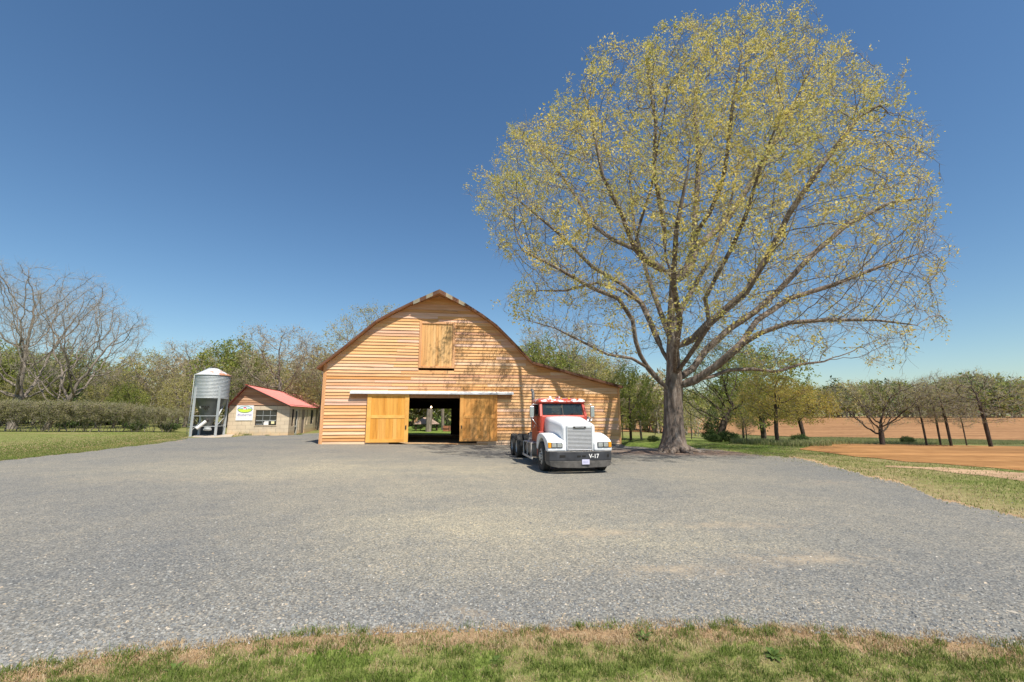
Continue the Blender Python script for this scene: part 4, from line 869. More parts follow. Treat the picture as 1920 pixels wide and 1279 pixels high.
# lit bulb hanging in the passage
lu, lz = BF.pix(808.5, 763.5, LB * .7)
bulb = empty('hanging_lamp', BF.world(lu, LB * .7, lz), BY, label='small lit bulb hanging from the dark loft in the barn passage', cat='lamp')
mb = MB(); mb.lathe([(.001, -.09), (.06, -.06), (.075, 0), (.05, .07), (.03, .11)], n=14); m = Mat('lit_bulb'); m.b.inputs['Emission Color'].default_value = (1, .72, .42, 1); m.b.inputs['Emission Strength'].default_value = 9; mb.build('bulb', m.m, bulb)
mb = MB(); mb.lathe([(.035, .10), (.04, .2), (.01, .22)], n=10); mb.tube([(0, 0, .2), (0, 0, OPZ + .12 - lz)], .008, 5); mb.build('cord', M['iron'], bulb)

# ------------------------------------------------------------------ behind the barn: picnic shelter, crate
M['shingle'] = wood('shelter_shingles', [(.36, .26, .20), (.42, .31, .24), (.32, .22, .17)], (4, 4, 4))
q = P(800, 800, 63.5); q = np.array([(800 - CX) / F * 62.5, 63.5, float(tz(q[0], 63.5))]); sh = empty('picnic_shelter', q, rad(12), label='low open shelter with wide brown hipped roof seen through the barn doorway', cat='shelter'); sh.scale = (1.2, 1.2, 1.2)
mb = MB(); ap = 1.55
mb.add([(-1.45, -1.2, .82), (1.45, -1.2, .82), (1.45, 1.2, .82), (-1.45, 1.2, .82), (-.35, 0, ap), (.35, 0, ap), (-1.45, -1.2, .76), (1.45, -1.2, .76), (1.45, 1.2, .76), (-1.45, 1.2, .76)], [(0, 1, 5, 4), (1, 2, 5), (2, 3, 4, 5), (3, 0, 4), (9, 8, 7, 6), (0, 6, 7, 1), (1, 7, 8, 2), (2, 8, 9, 3), (3, 9, 6, 0)]); mb.build('roof', M['shingle'], sh)
for a, b in ((-1.2, -.95), (1.2, -.95), (1.2, .95), (-1.2, .95)): m_ = MB(); m_.box(a - .06, a + .06, b - .06, b + .06, -.1, .77); m_.build('post', M['darkwood'], sh)
mb = MB(); mb.box(-.9, .9, -.3, .3, .38, .43); mb.box(-.7, -.62, -.25, .25, -.05, .38); mb.box(.62, .7, -.25, .25, -.05, .38); mb.build('table', M['darkwood'], sh)
q = np.array([(838 - CX) / F * 60.5, 61.5, float(tz(-9, 61.5))]); cr = empty('wooden_bin', q, rad(-6), label='red brown slatted wooden bin right of the shelter, seen through the barn doorway', cat='bin')
mb = MB()
for i in range(7): x = -.42 + i * .12; mb.box(x, x + .10, -.42, -.39, .02, .75); mb.box(x, x + .10, .39, .42, .02, .75)
for i in range(7): y = -.38 + i * .11; mb.box(-.42, -.39, y, y + .09, .02, .75); mb.box(.39, .42, y, y + .09, .02, .75)
mb.build('slats', wood('red_slats', [(.42, .17, .1), (.5, .24, .14), (.36, .14, .09)], (8, 8, 1)), cr)
mb = MB()
for a, b in ((-.45, -.45), (.4, -.45), (.4, .4), (-.45, .4)): mb.box(a, a + .05, b, b + .05, 0, .8)
mb.box(-.46, .46, -.47, -.42, .34, .42); mb.build('frame', M['darkwood'], cr)
for i, (px_, l) in enumerate(((845, 'pale fieldstone at the right jamb of the rear barn doorway'), )):
    q = G(px_ + 3, 815); st_ = MB(); st_.lathe([(.02, -.03), (.22, 0), (.26, .12), (.16, .24), (.02, .27)], n=9, smooth=False); o = st_.build('stone', flat('fieldstone', (.42, .4, .37), .9), None, .03); o.location = q; tag(o, l, 'stone')

# ------------------------------------------------------------------ block shed
SY = rad(15); q = G(539.5, 816.8); SF = Frame((q[0], q[1]), SY); sz0 = float(q[2])
SW = -SF.pix(426, 800)[0]; SL = 26.0
ez = SF.pix(541, 759.5)[1]; au, az_ = SF.pix(462, 721.5, -.6); wl_z = SF.pix(500, 759.5)[1]
shed = empty('block_shed', (SF.O[0], SF.O[1], 0), SY, label='long cream concrete block shed with red metal roof and boarded gable', cat='shed')
def block_mat():
    m = Mat('painted_block', .9, spec=.15); tc = m.n('TexCoord').outputs['Object']; sp = m.n('SeparateXYZ'); m.l(tc, sp.inputs[0]); cb = m.n('CombineXYZ')
    m.l(m.math('ADD', sp.outputs[0], sp.outputs[1]), cb.inputs[0]); m.l(sp.outputs[2], cb.inputs[1])
    b = m.n('TexBrick'); m.l(cb.outputs[0], b.inputs['Vector']); b.inputs['Scale'].default_value = 1; b.inputs['Brick Width'].default_value = .8; b.inputs['Row Height'].default_value = .4; b.inputs['Mortar Size'].default_value = .014; b.inputs['Mortar Smooth'].default_value = .4
    b.inputs['Color1'].default_value = (.66, .56, .42, 1); b.inputs['Color2'].default_value = (.60, .50, .38, 1); b.inputs['Mortar'].default_value = (.36, .29, .21, 1)
    n1 = m.noise(tc, 1.4, 5, .65); c = m.mix(.6, b.outputs[0], m.ramp(n1, [(.3, (.82, .80, .78)), (.7, (1.12, 1.08, 1.0))]), 'MULTIPLY')
    zz = m.math('SUBTRACT', sp.outputs[2], sz0 - .1); f = m.step(m.math('ADD', m.math('SUBTRACT', .75, zz), m.math('MULTIPLY', m.math('SUBTRACT', n1, .5), 1.2)), .1, .8)
    m.col(m.mix(m.math('MULTIPLY', f, .6), c, (.66, .40, .17))); m.bump(b.outputs['Fac'], .4, -.01); return m.m
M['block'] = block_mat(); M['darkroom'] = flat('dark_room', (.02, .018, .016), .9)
w0, wz0 = SF.pix(477.5, 798); w1, wz1 = SF.pix(520, 769); wt = ez
mb = MB(); T_ = .2
mb.box(-SW, w0, 0, T_, sz0 - .4, wl_z); mb.box(w1, 0, 0, T_, sz0 - .4, wl_z); mb.box(w0, w1, 0, T_, sz0 - .4, wz0); mb.box(w0, w1, 0, T_, wz1, wl_z)
mb.box(-SW, -SW + T_, T_, SL, -1.5, ez); mb.box(-SW, 0, SL, SL + T_, -1.8, ez)
# side wall facing the barn, broken by openings
segs = [(.0, 1.3), (2.3, 3.0), (4.3, 4.9), (5.3, 6.6), (8.6, 9.6), (10.4, 12.5), (14.5, 16.5), (18, SL)]
for a, b in segs: mb.box(-T_, 0, max(a, T_), b, -1.5, ez - .1)
for i in range(len(segs) - 1):
    a, b = segs[i][1], segs[i + 1][0]; lo_ = {0: .9, 3: -1.5, 5: .9, 1: -1.5, 2: -1.5, 4: .9, 6: -1.5}[i]; mb.box(-T_, 0, a, b, ez - .42, ez - .1)
    if lo_ > 0: mb.box(-T_, 0, a, b, -1.5, sz0 + lo_)
mb.build('block_wall', M['block'], shed)
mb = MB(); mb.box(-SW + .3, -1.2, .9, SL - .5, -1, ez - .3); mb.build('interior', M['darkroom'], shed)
mb = MB(); mb.box(-SW, 0, .0, SL, ez - .1, ez - .04); mb.box(-.03, .02, 0, SL, ez - .12, ez + .05); mb.build('wall_plate', M['darkwood'], shed)
# gable boards
def gspan(z):
    if z > az_ - .16: return None
    t = (z - (ez - .05)) / (az_ - .12 - (ez - .05)); t = max(t, 0); return (-SW + (au + SW) * t, 0 + au * t)
mb = MB(); boards(mb, wl_z, az_ - .16, .26, gspan, v0=.0, seglen=(2.5, 6), jit=.012, rr=random.Random(3)); mb.build('gable_boards', M['gable'], shed)
# roof: two slopes of red ribbed metal
def red_roof():
    m = Mat('red_roof_metal', .45, 0, .4); co = m.coord(); n1 = m.noise(co, 1.2, 4); m.col(m.ramp(n1, [(.3, (.44, .055, .035)), (.7, (.56, .085, .055))])); return m.m
M['redroof'] = red_roof(); sl = (az_ - ez) / (0 - au); ov = .22
mb = MB()
for side in (1, -1):
    ue = ov if side == 1 else -SW - ov; sl_ = (az_ - ez) / abs((0 if side == 1 else -SW) - au); ze = ez - sl_ * ov
    mb.hexa([(au, -.6, az_ - .03), (ue, -.6, ze - .03), (ue, SL + .4, ze - .03), (au, SL + .4, az_ - .03), (au, -.6, az_), (ue, -.6, ze), (ue, SL + .4, ze), (au, SL + .4, az_)])
    for i in range(90): v = -.55 + i * .3; mb.hexa([(au, v, az_), (ue, v, ze), (ue, v + .05, ze), (au, v + .05, az_), (au, v + .01, az_ + .02), (ue, v + .01, ze + .02), (ue, v + .04, ze + .02), (au, v + .04, az_ + .02)])
mb.box(au - .12, au + .12, -.6, SL + .4, az_ - .01, az_ + .035); rf = mb.build('roof', M['redroof'], shed)
mb = MB()
for side in (1, -1):
    ue = ov if side == 1 else -SW - ov; sl_ = (az_ - ez) / abs((0 if side == 1 else -SW) - au); ze = ez - sl_ * ov
    mb.hexa([(au, -.62, az_ - .17), (ue, -.62, ze - .17), (ue, -.58, ze - .17), (au, -.58, az_ - .17), (au, -.62, az_ - .02), (ue, -.62, ze - .02), (ue, -.58, ze - .02), (au, -.58, az_ - .02)])
mb.build('rake_board', M['darkwood'], rf)
# front window with bars and papers
M['steel'] = flat('window_steel', (.30, .31, .31), .5); M['winglass'] = Mat('window_glass', .08, 0, .6).col((.035, .037, .035)).m
M['paper'] = flat('paper', (.85, .83, .80), .8, var=.04); M['paper_y'] = flat('cream_paper', (.82, .74, .42), .8, var=.05); M['pink'] = flat('pink_paper', (.50, .22, .22), .8)
mb = MB(); mb.box(w0, w0 + .05, .03, .1, wz0, wz1); mb.box(w1 - .05, w1, .03, .1, wz0, wz1); mb.box(w0 + .05, w1 - .05, .03, .1, wz1 - .05, wz1); mb.box(w0 + .05, w1 - .05, .03, .1, wz0, wz0 + .05); wn_ = mb.build('window', M['darkwood'], shed)
mb = MB(); mb.box(w0 + .05, w1 - .05, .075, .085, wz0 + .05, wz1 - .05); mb.build('pane', M['winglass'], wn_)
mb = MB(); ww = w1 - w0; hh = wz1 - wz0
for f in (.34, .68): mb.box(w0 + ww * f - .018, w0 + ww * f + .018, .05, .074, wz0 + hh * .3, wz1 - .05)
mb.box(w0 + ww * .34 - .018, w0 + ww * .34 + .018, .05, .074, wz0 + .05, wz0 + hh * .26)
mb.box(w0 + .05, w1 - .05, .045, .072, wz0 + hh * .62, wz0 + hh * .66); mb.box(w0 + .05, w1 - .05, .04, .07, wz0 + hh * .28, wz0 + hh * .345); mb.box(w0 + .08, w0 + ww * .33, .05, .07, wz0 + hh * .06, wz0 + hh * .1); mb.build('glazing_bar', M['steel'], wn_)
mb = MB(); mb.box(w0 + ww * .40, w0 + ww * .63, .038, .05, wz0 + .04, wz0 + hh * .2); mb.box(w0 + ww * .43, w0 + ww * .63, .06, .066, wz0 + hh * .21, wz0 + hh * .3) ; mb.build('notice', M['paper'], wn_)
mb = MB(); mb.box(w0 + ww * .75, w0 + ww * .90, .055, .062, wz0 + hh * .10, wz0 + hh * .34); mb.build('notice', M['paper_y'], wn_)
mb = MB(); mb.box(w0 - .05, w1 + .05, -.05, .05, wz0 - .08, wz0 - .0); mb.build('sill', M['block'], wn_)
# side openings: window, door, dark gap, red brown door
mb = MB(); mb.box(-.14, -.10, 1.35, 2.25, sz0 + .95, ez - .44); mb.build('side_window', M['winglass'], shed); mb = MB()
for v in (1.32, 1.62, 1.92, 2.22): mb.box(-.10, -.05, v, v + .04, sz0 + .9, ez - .42)
mb.box(-.1, -.05, 1.3, 2.3, sz0 + 1.5, sz0 + 1.54); mb.build('side_window_bar', M['darkwood'], shed)
M['wpaint'] = flat('grey_white_paint', (.55, .54, .50), .7)
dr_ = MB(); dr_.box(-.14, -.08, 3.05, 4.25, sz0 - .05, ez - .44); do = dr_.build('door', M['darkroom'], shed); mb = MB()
for a, b, c, d in ((3.0, 3.16, -.05, 2.3), (4.14, 4.3, -.05, 2.3)): mb.box(-.1, -.02, a, b, sz0 + c, ez - .42)
mb.box(-.1, -.02, 3.16, 4.14, sz0 + .75, sz0 + .95); mb.box(-.1, -.02, 3.16, 4.14, ez - .6, ez - .44); mb.box(-.1, -.02, 3.16, 4.14, sz0 - .05, sz0 + .12); mb.build('door_frame', M['wpaint'], do)
mb = MB(); mb.box(-.12, -.07, 8.65 - 2.05, 8.6, sz0 - .4, ez - .45); mb.build('plank_door', wood('grey_planks', [(.26, .2, .18), (.32, .26, .24), (.2, .15, .14)], (8, 8, .6)), shed)
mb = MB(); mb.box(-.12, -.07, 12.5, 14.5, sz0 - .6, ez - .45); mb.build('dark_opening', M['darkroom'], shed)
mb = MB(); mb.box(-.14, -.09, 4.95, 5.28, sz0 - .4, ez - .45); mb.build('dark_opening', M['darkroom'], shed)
# shop sign
su0, sz_b = SF.pix(441.3, 788.5, -.06); su1, sz_t = SF.pix(476, 760.3, -.06); sw_ = su1 - su0; shh = sz_t - sz_b
sign = empty('farm_sign', SF.world((su0 + su1) / 2, -.03, sz_b), SY, label='white Blueberries sign with oval farm emblem left of the shed window', cat='sign')
M['white'] = flat('sign_white', (.88, .88, .87), .5, var=.02); M['sg'] = flat('emblem_green', (.03, .12, .09), .6); M['sky_'] = flat('emblem_sky', (.62, .80, .86), .6, var=.05); M['hill'] = flat('emblem_hill', (.04, .22, .16), .6); M['fieldc'] = flat('emblem_field', (.62, .78, .08), .6, var=.12, scale=9); M['red'] = flat('emblem_red', (.62, .03, .08), .6); M['purple'] = flat('sign_purple', (.20, .17, .42), .6); M['greyink'] = flat('grey_ink', (.38, .38, .42), .6)
mb = MB(); mb.box(-sw_ / 2, sw_ / 2, -.03, .0, 0, shh); mb.build('panel', M['white'], sign, .004)
def ell(cx, cz, a, b, y0, y1, n=40, clip=None):
    p = []
    for i in range(n):
        th = 2 * math.pi * i / n; z = cz + b * math.sin(th)
        if clip is not None: z = min(z, clip)
        p.append((cx + a * math.cos(th), z))
    return p, y0, y1
ez_ = shh * .735; ea, eb = sw_ * .44, shh * .235
mb = MB(); mb.prism(*ell(0, ez_, ea, eb, -.036, -.031)); lg = mb.build('emblem', M['sg'], sign)
mb = MB(); mb.prism(*ell(0, ez_, ea * .93, eb * .88, -.039, -.0365)); mb.build('emblem_sky', M['sky_'], lg)
mb = MB(); mb.prism(*ell(0, ez_, ea * .91, eb * .86, -.042, -.0395, clip=ez_ + eb * .22)); mb.build('emblem_hills', M['hill'], lg)
mb = MB(); mb.prism(*ell(0, ez_, ea * .90, eb * .85, -.045, -.0425, clip=ez_ + eb * .05)); mb.build('emblem_field', M['fieldc'], lg)
mb = MB(); mb.prism([(-ea * .28, ez_ + eb * .28), (ea * .08, ez_ + eb * .28), (ea * .2, ez_ + eb * .66), (-ea * .14, ez_ + eb * .66)], -.048, -.0455); mb.build('emblem_roof', M['red'], lg)
mb = MB(); mb.prism([(ea * .06, ez_ - eb * .02), (ea * .34, ez_ - eb * .02), (ea * .34, ez_ + eb * .3), (ea * .2, ez_ + eb * .62), (ea * .06, ez_ + eb * .3)], -.051, -.0485); mb.box(-ea * .26, ea * .06, -.0477, -.0456, ez_, ez_ + eb * .28); mb.build('emblem_barn', M['white'], lg)
mb = MB(); mb.box(ea * .14, ea * .25, -.0535, -.0515, ez_ + eb * .02, ez_ + eb * .3); mb.build('emblem_door', M['iron'], lg)
RX = Matrix.Rotation(rad(90), 3, 'X')
text_obj('lettering', 'Blueberries', shh * .19, M['purple'], sign, (0, -.034, shh * .37), RX, shear=.25, bold=.004, xs=.98)
mb = MB()      # fine print too small to read: thin broken lines
for zc, a, b, th in ((.245, -.38, .10, .022), (.245, .16, .36, .018), (.15, -.30, .28, .010), (.095, -.24, .22, .010)):
    x = a
    while x < b: e = x + rnd.uniform(.012, .03); mb.box(x * sw_, e * sw_, -.033, -.0305, (zc - th * rnd.uniform(.4, 1)) * shh, (zc + th * rnd.uniform(.4, 1)) * shh); x = e + .012
mb.build('fine_print', M['greyink'], sign)
# little post and tufts at the shed foot
q = G(526, 816.5); o = MB(); o.tube([(0, 0, -.1), (.03, 0, .55), (.05, 0, 1.0)], .03, 8); hy = empty('yard_hydrant', q, 0, label='thin dark water hydrant standing by the shed front corner', cat='hydrant'); o.build('pipe', M['iron'], hy)
o = MB(); o.box(-.02, .13, -.05, .05, .97, 1.2); o.tube([(.1, 0, 1.1), (.2, 0, 1.02), (.2, 0, .92)], .022, 8); o.build('spout', M['iron'], hy, .01)
def clump(px, py, h, n, label, mat='blade', w_=.02):
    q = G(px, py); W = q + RS.normal(0, 1, (n, 3)) * [.22 * h / .3, .12, 0]; V0 = len(bpy.data.objects); return blades('grass_tuft', W, h, w_, M[mat], label, .8, kind=None, cat='grass tuft')
clump(448.5, 816.5, .5, 160, 'bright green grass tuft at the foot of the shed wall below the sign'); clump(463, 817.2, .28, 120, 'dry tuft beside the bright green one at the shed wall', 'tallgrass'); clump(500, 817.5, .15, 120, 'low weeds along the shed wall under the window', 'tallgrass'); clump(560, 816, .22, 120, 'low green weeds at the shed corner towards the barn', 'blade')

# ------------------------------------------------------------------ feed silo
Cq = G(388, 818.5); SC = np.array([(388 - CX) / F * (Cq[1] + .9) + .62, Cq[1] + .9, Cq[2]]); zb = float(Cq[2])
def galv():
    m = Mat('galvanised_steel', .62, .25, .4); co = m.coord(); n1 = m.noise(co, 3, 4); n2 = m.noise(co, .7, 3); m.col(m.mix(.5, m.ramp(n1, [(.3, (.42, .45, .46)), (.7, (.54, .57, .58))]), m.ramp(n2, [(.3, (.40, .43, .45)), (.7, (.60, .62, .62))]))); return m.m
def cone_mat():
    m = Mat('silo_cone_roof', .5, .2, .5); co = m.coord(); n1 = m.noise(m.coord((1, 1, .4)), 1.6, 5, .65); sp = m.n('SeparateXYZ'); m.l(m.n('TexCoord').outputs['Object'], sp.inputs[0])
    f = m.step(m.math('ADD', n1, m.math('MULTIPLY', sp.outputs[0], .10)), .56, .64); m.col(m.mix(f, (.72, .73, .74), m.ramp(n1, [(.4, (.50, .19, .08)), (.8, (.68, .38, .22))]))); return m.m
M['galv'] = galv(); M['cone'] = cone_mat(); R_ = 1.45
dS = SC[1]; zz = lambda py: float(P(400, py, dS)[2]) - zb
zcy0, zcy1, ztp = zz(747), zz(704), zz(690.5)
silo = empty('feed_silo', (SC[0], SC[1], zb), rad(-12), label='corrugated galvanised feed silo on legs with hopper bottom beside the shed', cat='silo')
prof = []; n_ = 17
for i in range(n_ * 4 + 1): z = zcy0 + (zcy1 - zcy0) * i / (n_ * 4); prof.append((R_ + .034 * math.cos(i * math.pi / 2), z))
mb = MB(); mb.lathe(prof, n=56); mb.build('drum', M['galv'], silo)
mb = MB(); mb.lathe([(R_ + .09, zcy1 - .05), (R_ + .09, zcy1 - .01), (.32, ztp - .03), (.32, ztp + .0), (.30, ztp + .06), (.0, ztp + .08)], n=28, smooth=False); mb.build('cone_roof', M['cone'], silo)
mb = MB(); mb.lathe([(.36, ztp - .02), (.36, ztp + .05), (.0, ztp + .11)], n=20); mb.build('filler_cap', M['iron'], silo)
hz_ = .95; mb = MB(); mb.lathe([(R_ - .01, zcy0 + .02), (.26, hz_), (.26, hz_ - .12)], n=32); mb.build('hopper', flat('hopper_steel', (.12, .135, .14), .4, .5, .1, 2), silo)
mb = MB(); mb.lathe([(.26, hz_ - .12), (.30, hz_ - .3), (.22, hz_ - .45), (.0, hz_ - .47)], n=18); mb.box(-.35, .35, -.14, .14, hz_ - .42, hz_ - .25); mb.build('boot', M['galv'], silo, .02)
lega = [rad(-100), rad(-18), rad(72), rad(162)]; lp_ = [(math.cos(a) * (R_ + .07), math.sin(a) * (R_ + .07)) for a in lega]
for x, y in lp_: mb = MB(); mb.bar((x, y, 0), (x, y, zcy0 + (zcy1 - zcy0) * .48), .20, .12); mb.box(x - .16, x + .16, y - .16, y + .16, 0, .03); mb.build('leg', M['galv'], silo, .008)
mb = MB()
for i in range(4):
    a, b = lp_[i], lp_[(i + 1) % 4]
    for h in (1.0, 2.05): mb.bar((*a, h * .93), (*b, h * .93), .07, .05)
    if i in (1, 3, 2): mb.bar((*a, .95), (*b, 1.9), .05, .03)
    else: m0 = ((a[0] * .72 + b[0] * .28), (a[1] * .72 + b[1] * .28)); mb.bar((*a, .5), (*m0, 1.2), .05, .03)
mb.bar((*lp_[1], 1.75), (lp_[2][0] * .98, lp_[2][1] * .98, zcy0 - .02), .12, .05)
mb.build('brace', M['galv'], silo)
# sloping white discharge tube: from the hopper towards the front left
fr = Matrix.Rotation(rad(12), 3, 'Z'); a0 = fr @ Vector((.55, -1.0, zz(788))); a1 = fr @ Vector((.06, -1.62, zz(803)))
mb = MB(); dv = (a1 - a0).normalized(); mb.tube([a0, a1], .15, 18, caps=False); mb.tube([a1 - dv * .02, a0 + dv * .1], .13, 18, caps=False); mb.build('discharge_tube', flat('white_plastic', (.62, .62, .60), .5, var=.04), silo)
mb = MB(); mb.tube([a0 - dv * .12, a0 + dv * .1], .18, 18); mb.build('collar', M['iron'], silo); mb = MB(); mb.tube([a1 - dv * .35, a1 - dv * .34], .128, 18); mb.build('tube_inside', M['darkroom'], silo)
# ladder with safety stringers on the left, and roof handrail
mb = MB(); la = rad(190); lx, ly = math.cos(la) * (R_ + .3), math.sin(la) * (R_ + .3); tx, ty = -math.sin(la) * .2, math.cos(la) * .2
for s_ in (-1, 1): mb.tube([(lx + tx * s_, ly + ty * s_, .1), (lx + tx * s_, ly + ty * s_, zcy1 + .12)], .022, 6)
for i in range(19): z = .3 + i * (zcy1 - .2) / 19; mb.tube([(lx - tx, ly - ty, z), (lx + tx, ly + ty, z)], .016, 5)
mb.tube([(lx - .25, ly - .1, 0), (lx - .02, ly, zcy1 - .3)], .02, 5); mb.build('ladder', M['galv'], silo)
mb = MB(); mb.bar((lx * .98, ly * .98, zcy1 + .10), (-.25, -.05, ztp + .10), .06, .10); mb.build('roof_rail', M['galv'], silo)
th0 = rad(-62)
for s_, z, sz_ in (('BULK', zz(763.5), .24), ('BIN', zz(767.2), .19)):
    t_ = (z - hz_) / (zcy0 - hz_); r_ = .26 + (R_ - .27) * t_ + .03; slope = math.atan2(R_ - .27, zcy0 - hz_)
    rot = Matrix.Rotation(th0 + rad(90), 3, 'Z') @ Matrix.Rotation(rad(90) + slope * .98, 3, 'X')
    text_obj('stencil', s_, sz_, M['iron'], silo, (math.cos(th0) * r_, math.sin(th0) * r_, z), rot, xs=1.15, bold=.012)
t_ = (zz(764) - hz_) / (zcy0 - hz_); r_ = .26 + (R_ - .27) * t_ + .03; th1 = rad(-88); mb = MB(); mb.box(-.08, .08, -.1, .1, 0, .006); o = mb.build('plate', M['paper'], silo); o.rotation_euler = (Matrix.Rotation(th1 + rad(90), 3, 'Z') @ Matrix.Rotation(rad(90) + slope, 3, 'X')).to_euler(); o.location = (math.cos(th1) * r_, math.sin(th1) * r_, zz(764))
# pad and the dark low wall behind it
pd = [G(353, 822), G(434, 819.5), G(440, 815.0), G(366, 816.0)]; mb = MB()
pc = sum(pd) / 4; mb.add([(*(p[:2] - pc[:2]), -.2) for p in pd] + [(*(p[:2] - pc[:2]), .035) for p in pd], [(3, 2, 1, 0), (4, 5, 6, 7), (0, 1, 5, 4), (1, 2, 6, 5), (2, 3, 7, 6), (3, 0, 4, 7)]); o = mb.build('concrete_pad', flat('concrete', (.50, .42, .33), .9, bump=.3), None, .01); o.location = (pc[0], pc[1], pc[2]); tag(o, 'tan concrete pad under the feed silo', 'pad')
ya = Cq[1] + 2.6; xa = (368 - CX) / F * ya; xb = (429 - CX) / F * ya; lw_ = empty('low_wall', (xa, ya, zb), rad(3), label='dark grey low block wall behind the silo legs', cat='wall'); mb = MB(); mb.box(0, xb - xa, 0, .2, -.3, 1.0); mb.build('wall', flat('dark_block', (.09, .085, .08), .9, bump=.3), lw_, .01); mb = MB(); mb.box(-.03, xb - xa + .03, -.03, .23, 1.0, 1.06); mb.build('coping', flat('dark_coping', (.13, .12, .11), .9), lw_)

# ------------------------------------------------------------------ the truck (its front points to local -Y)
def paint(name, c, worn=None, wf=(.6, .68), rough=.35, wsc=2.2, dirt=.25):
    m = Mat(name, rough, 0, .5); co = m.coord(); n1 = m.noise(co, wsc, 6, .65); n2 = m.noise(co, 7, 5, .6)
    k = m.mix(dirt, c, m.ramp(n2, [(.3, tuple(x * .7 for x in c)), (.7, tuple(min(1, x * 1.08) for x in c))]))
    if worn:
        up = m.n('SeparateXYZ'); m.l(m.n('NewGeometry').outputs['Normal'], up.inputs[0])
        sp = m.n('SeparateXYZ'); m.l(m.n('TexCoord').outputs['Object'], sp.inputs[0]); hi = m.step(m.math('DIVIDE', sp.outputs[2], 3.0), .815, .83)
        k = m.mix(m.math('MULTIPLY', m.step(n1, *wf), hi), k, worn)
    m.col(k); return m.m
M['tw'] = paint('white_truck_paint', (.78, .79, .80), dirt=.2); M['tr'] = paint('worn_red_paint', (.50, .06, .035), (.80, .76, .74), (.50, .55), wsc=3.5)
M['trd'] = paint('red_door_paint', (.42, .05, .03), dirt=.5)
M['chrome'] = flat('dull_chrome', (.62, .62, .63), .28, .9, .1, 12); M['alu'] = flat('grille_aluminium', (.74, .74, .76), .35, .55, .06, 10)
M['rubber'] = flat('tyre_rubber', (.055, .052, .048), .85, 0, .35, 5, .3, .3); M['rim'] = flat('dusty_rim', (.50, .48, .45), .6, .2, .2, 8)
M['chassis'] = flat('greasy_chassis', (.055, .045, .038), .8, 0, .4, 6); M['bump'] = flat('bumper_grey', (.065, .065, .072), .42, .35, .35, 3); M['bump_lo'] = flat('dusty_bumper_skirt', (.12, .11, .10), .8, 0, .45, 4)
gl = Mat('truck_glass', .05, 0, .6); gl.col((.03, .045, .05)); tb = gl.n('BsdfTransparent'); tb.inputs[0].default_value = (.55, .66, .66, 1); mx = gl.n('MixShader'); mx.inputs[0].default_value = .62
gl.l(tb.outputs[0], mx.inputs[1]); gl.l(gl.b.outputs[0], mx.inputs[2]); gl.l(mx.outputs[0], gl.t.nodes['Material Output'].inputs[0]); M['tglass'] = gl.m
M['lens'] = flat('headlamp_lens', (.55, .57, .58), .12, .5, .3, 30); M['amber'] = flat('amber_lens', (.85, .34, .02), .25, 0, .1); M['mirror'] = flat('mirror_glass', (.5, .52, .55), .05, 1, .02); M['plate'] = flat('plate_lavender', (.62, .60, .78), .5, 0, .1, 20)
M['seat'] = flat('seat_cloth', (.09, .10, .12), .9); M['steelp'] = flat('exhaust_steel', (.24, .22, .20), .5, .5, .3, 5)
TX, TY, TYAW = 2.16, 16.15, rad(9.0); tzz = float(tz(TX, TY)) - .02
trk = empty('truck', (TX, TY, tzz), TYAW, label='old day cab truck tractor with white hood, worn red cab and number V-17 bumper', cat='truck')
def P_(mb, *a, **k): return mb.build(*a, **k)
# wheels
def tyre(w=.27, r=.52, n=56):
    mb = MB(); h = w / 2; prof = [(.29, -h * .82), (.31, -h * .95), (.40, -h), (.47, -h * .97), (.505, -h * .86), (r, -h * .74), (r, -h * .42), (r - .014, -h * .40), (r - .014, -h * .34), (r, -h * .32), (r, -h * .05), (r - .014, -h * .03), (r - .014, h * .03), (r, h * .05), (r, h * .32), (r - .014, h * .34), (r - .014, h * .40), (r, h * .42), (r, h * .74), (.505, h * .86), (.47, h * .97), (.40, h), (.31, h * .95), (.29, h * .82)]
    mb.lathe(prof, n=n, axis='x', close=True)
    for i in range(n):
        a = 2 * math.pi * i / n
        for s_ in (-1, 1):
            c, sn = math.cos(a), math.sin(a); c2, s2 = math.cos(a + .055), math.sin(a + .055); x0, x1 = s_ * h * .60, s_ * h * .93; vs = []
            for x, rr in ((x0, r + .006), (x1, .500)):
                vs += [(x, c * rr, sn * rr), (x, c2 * rr, s2 * rr), (x, c2 * (rr - .02), s2 * (rr - .02)), (x, c * (rr - .02), sn * (rr - .02))]
            mb.hexa(vs)
    return mb
def rim(dish, side, w=.27):
    mb = MB(); o = side * w * .45
    mb.lathe([(.295, -w * .42), (.30, -w * .40), (.27, -w * .3), (.27, w * .3), (.30, w * .40), (.295, w * .42)], n=36, axis='x')
    f = o * .85; d = side * dish
    mb.lathe([(.27, f - d * .3), (.22, f - d), (.16, f - d), (.13, f - d * .9), (.11, f - d + side * (.10 if dish > 0 else .03)), (.07, f - d + side * (.12 if dish > 0 else .045)), (.0, f - d + side * (.12 if dish > 0 else .045))], n=32, axis='x')
    return mb, f - d
def wheel(x, y, side, dish, name='wheel'):
    w_ = empty('wheel', (x, y, .515)); w_.parent = trk
    t = tyre().build('tyre', M['rubber'], w_); mb, f = rim(dish, side); rr = mb.build('rim', M['rim'], w_)
    mb = MB()
    for i in range(10): a = 2 * math.pi * i / 10; mb.lathe([(.018, 0), (.018, side * .035), (0, side * .035)], c=(f, math.cos(a) * .175, math.sin(a) * .175), n=6, axis='x', smooth=False)
    for i in range(8): a = 2 * math.pi * (i + .5) / 8; mb.lathe([(.032, side * .004), (.0, side * .0045)], c=(f + side * .018, math.cos(a) * .225, math.sin(a) * .225), n=10, axis='x', smooth=False)
    k = mb.build('lug_nuts', M['iron'], w_)
    return w_
wheel(-1.03, 0, -1, -.03); wheel(1.03, 0, 1, -.03)
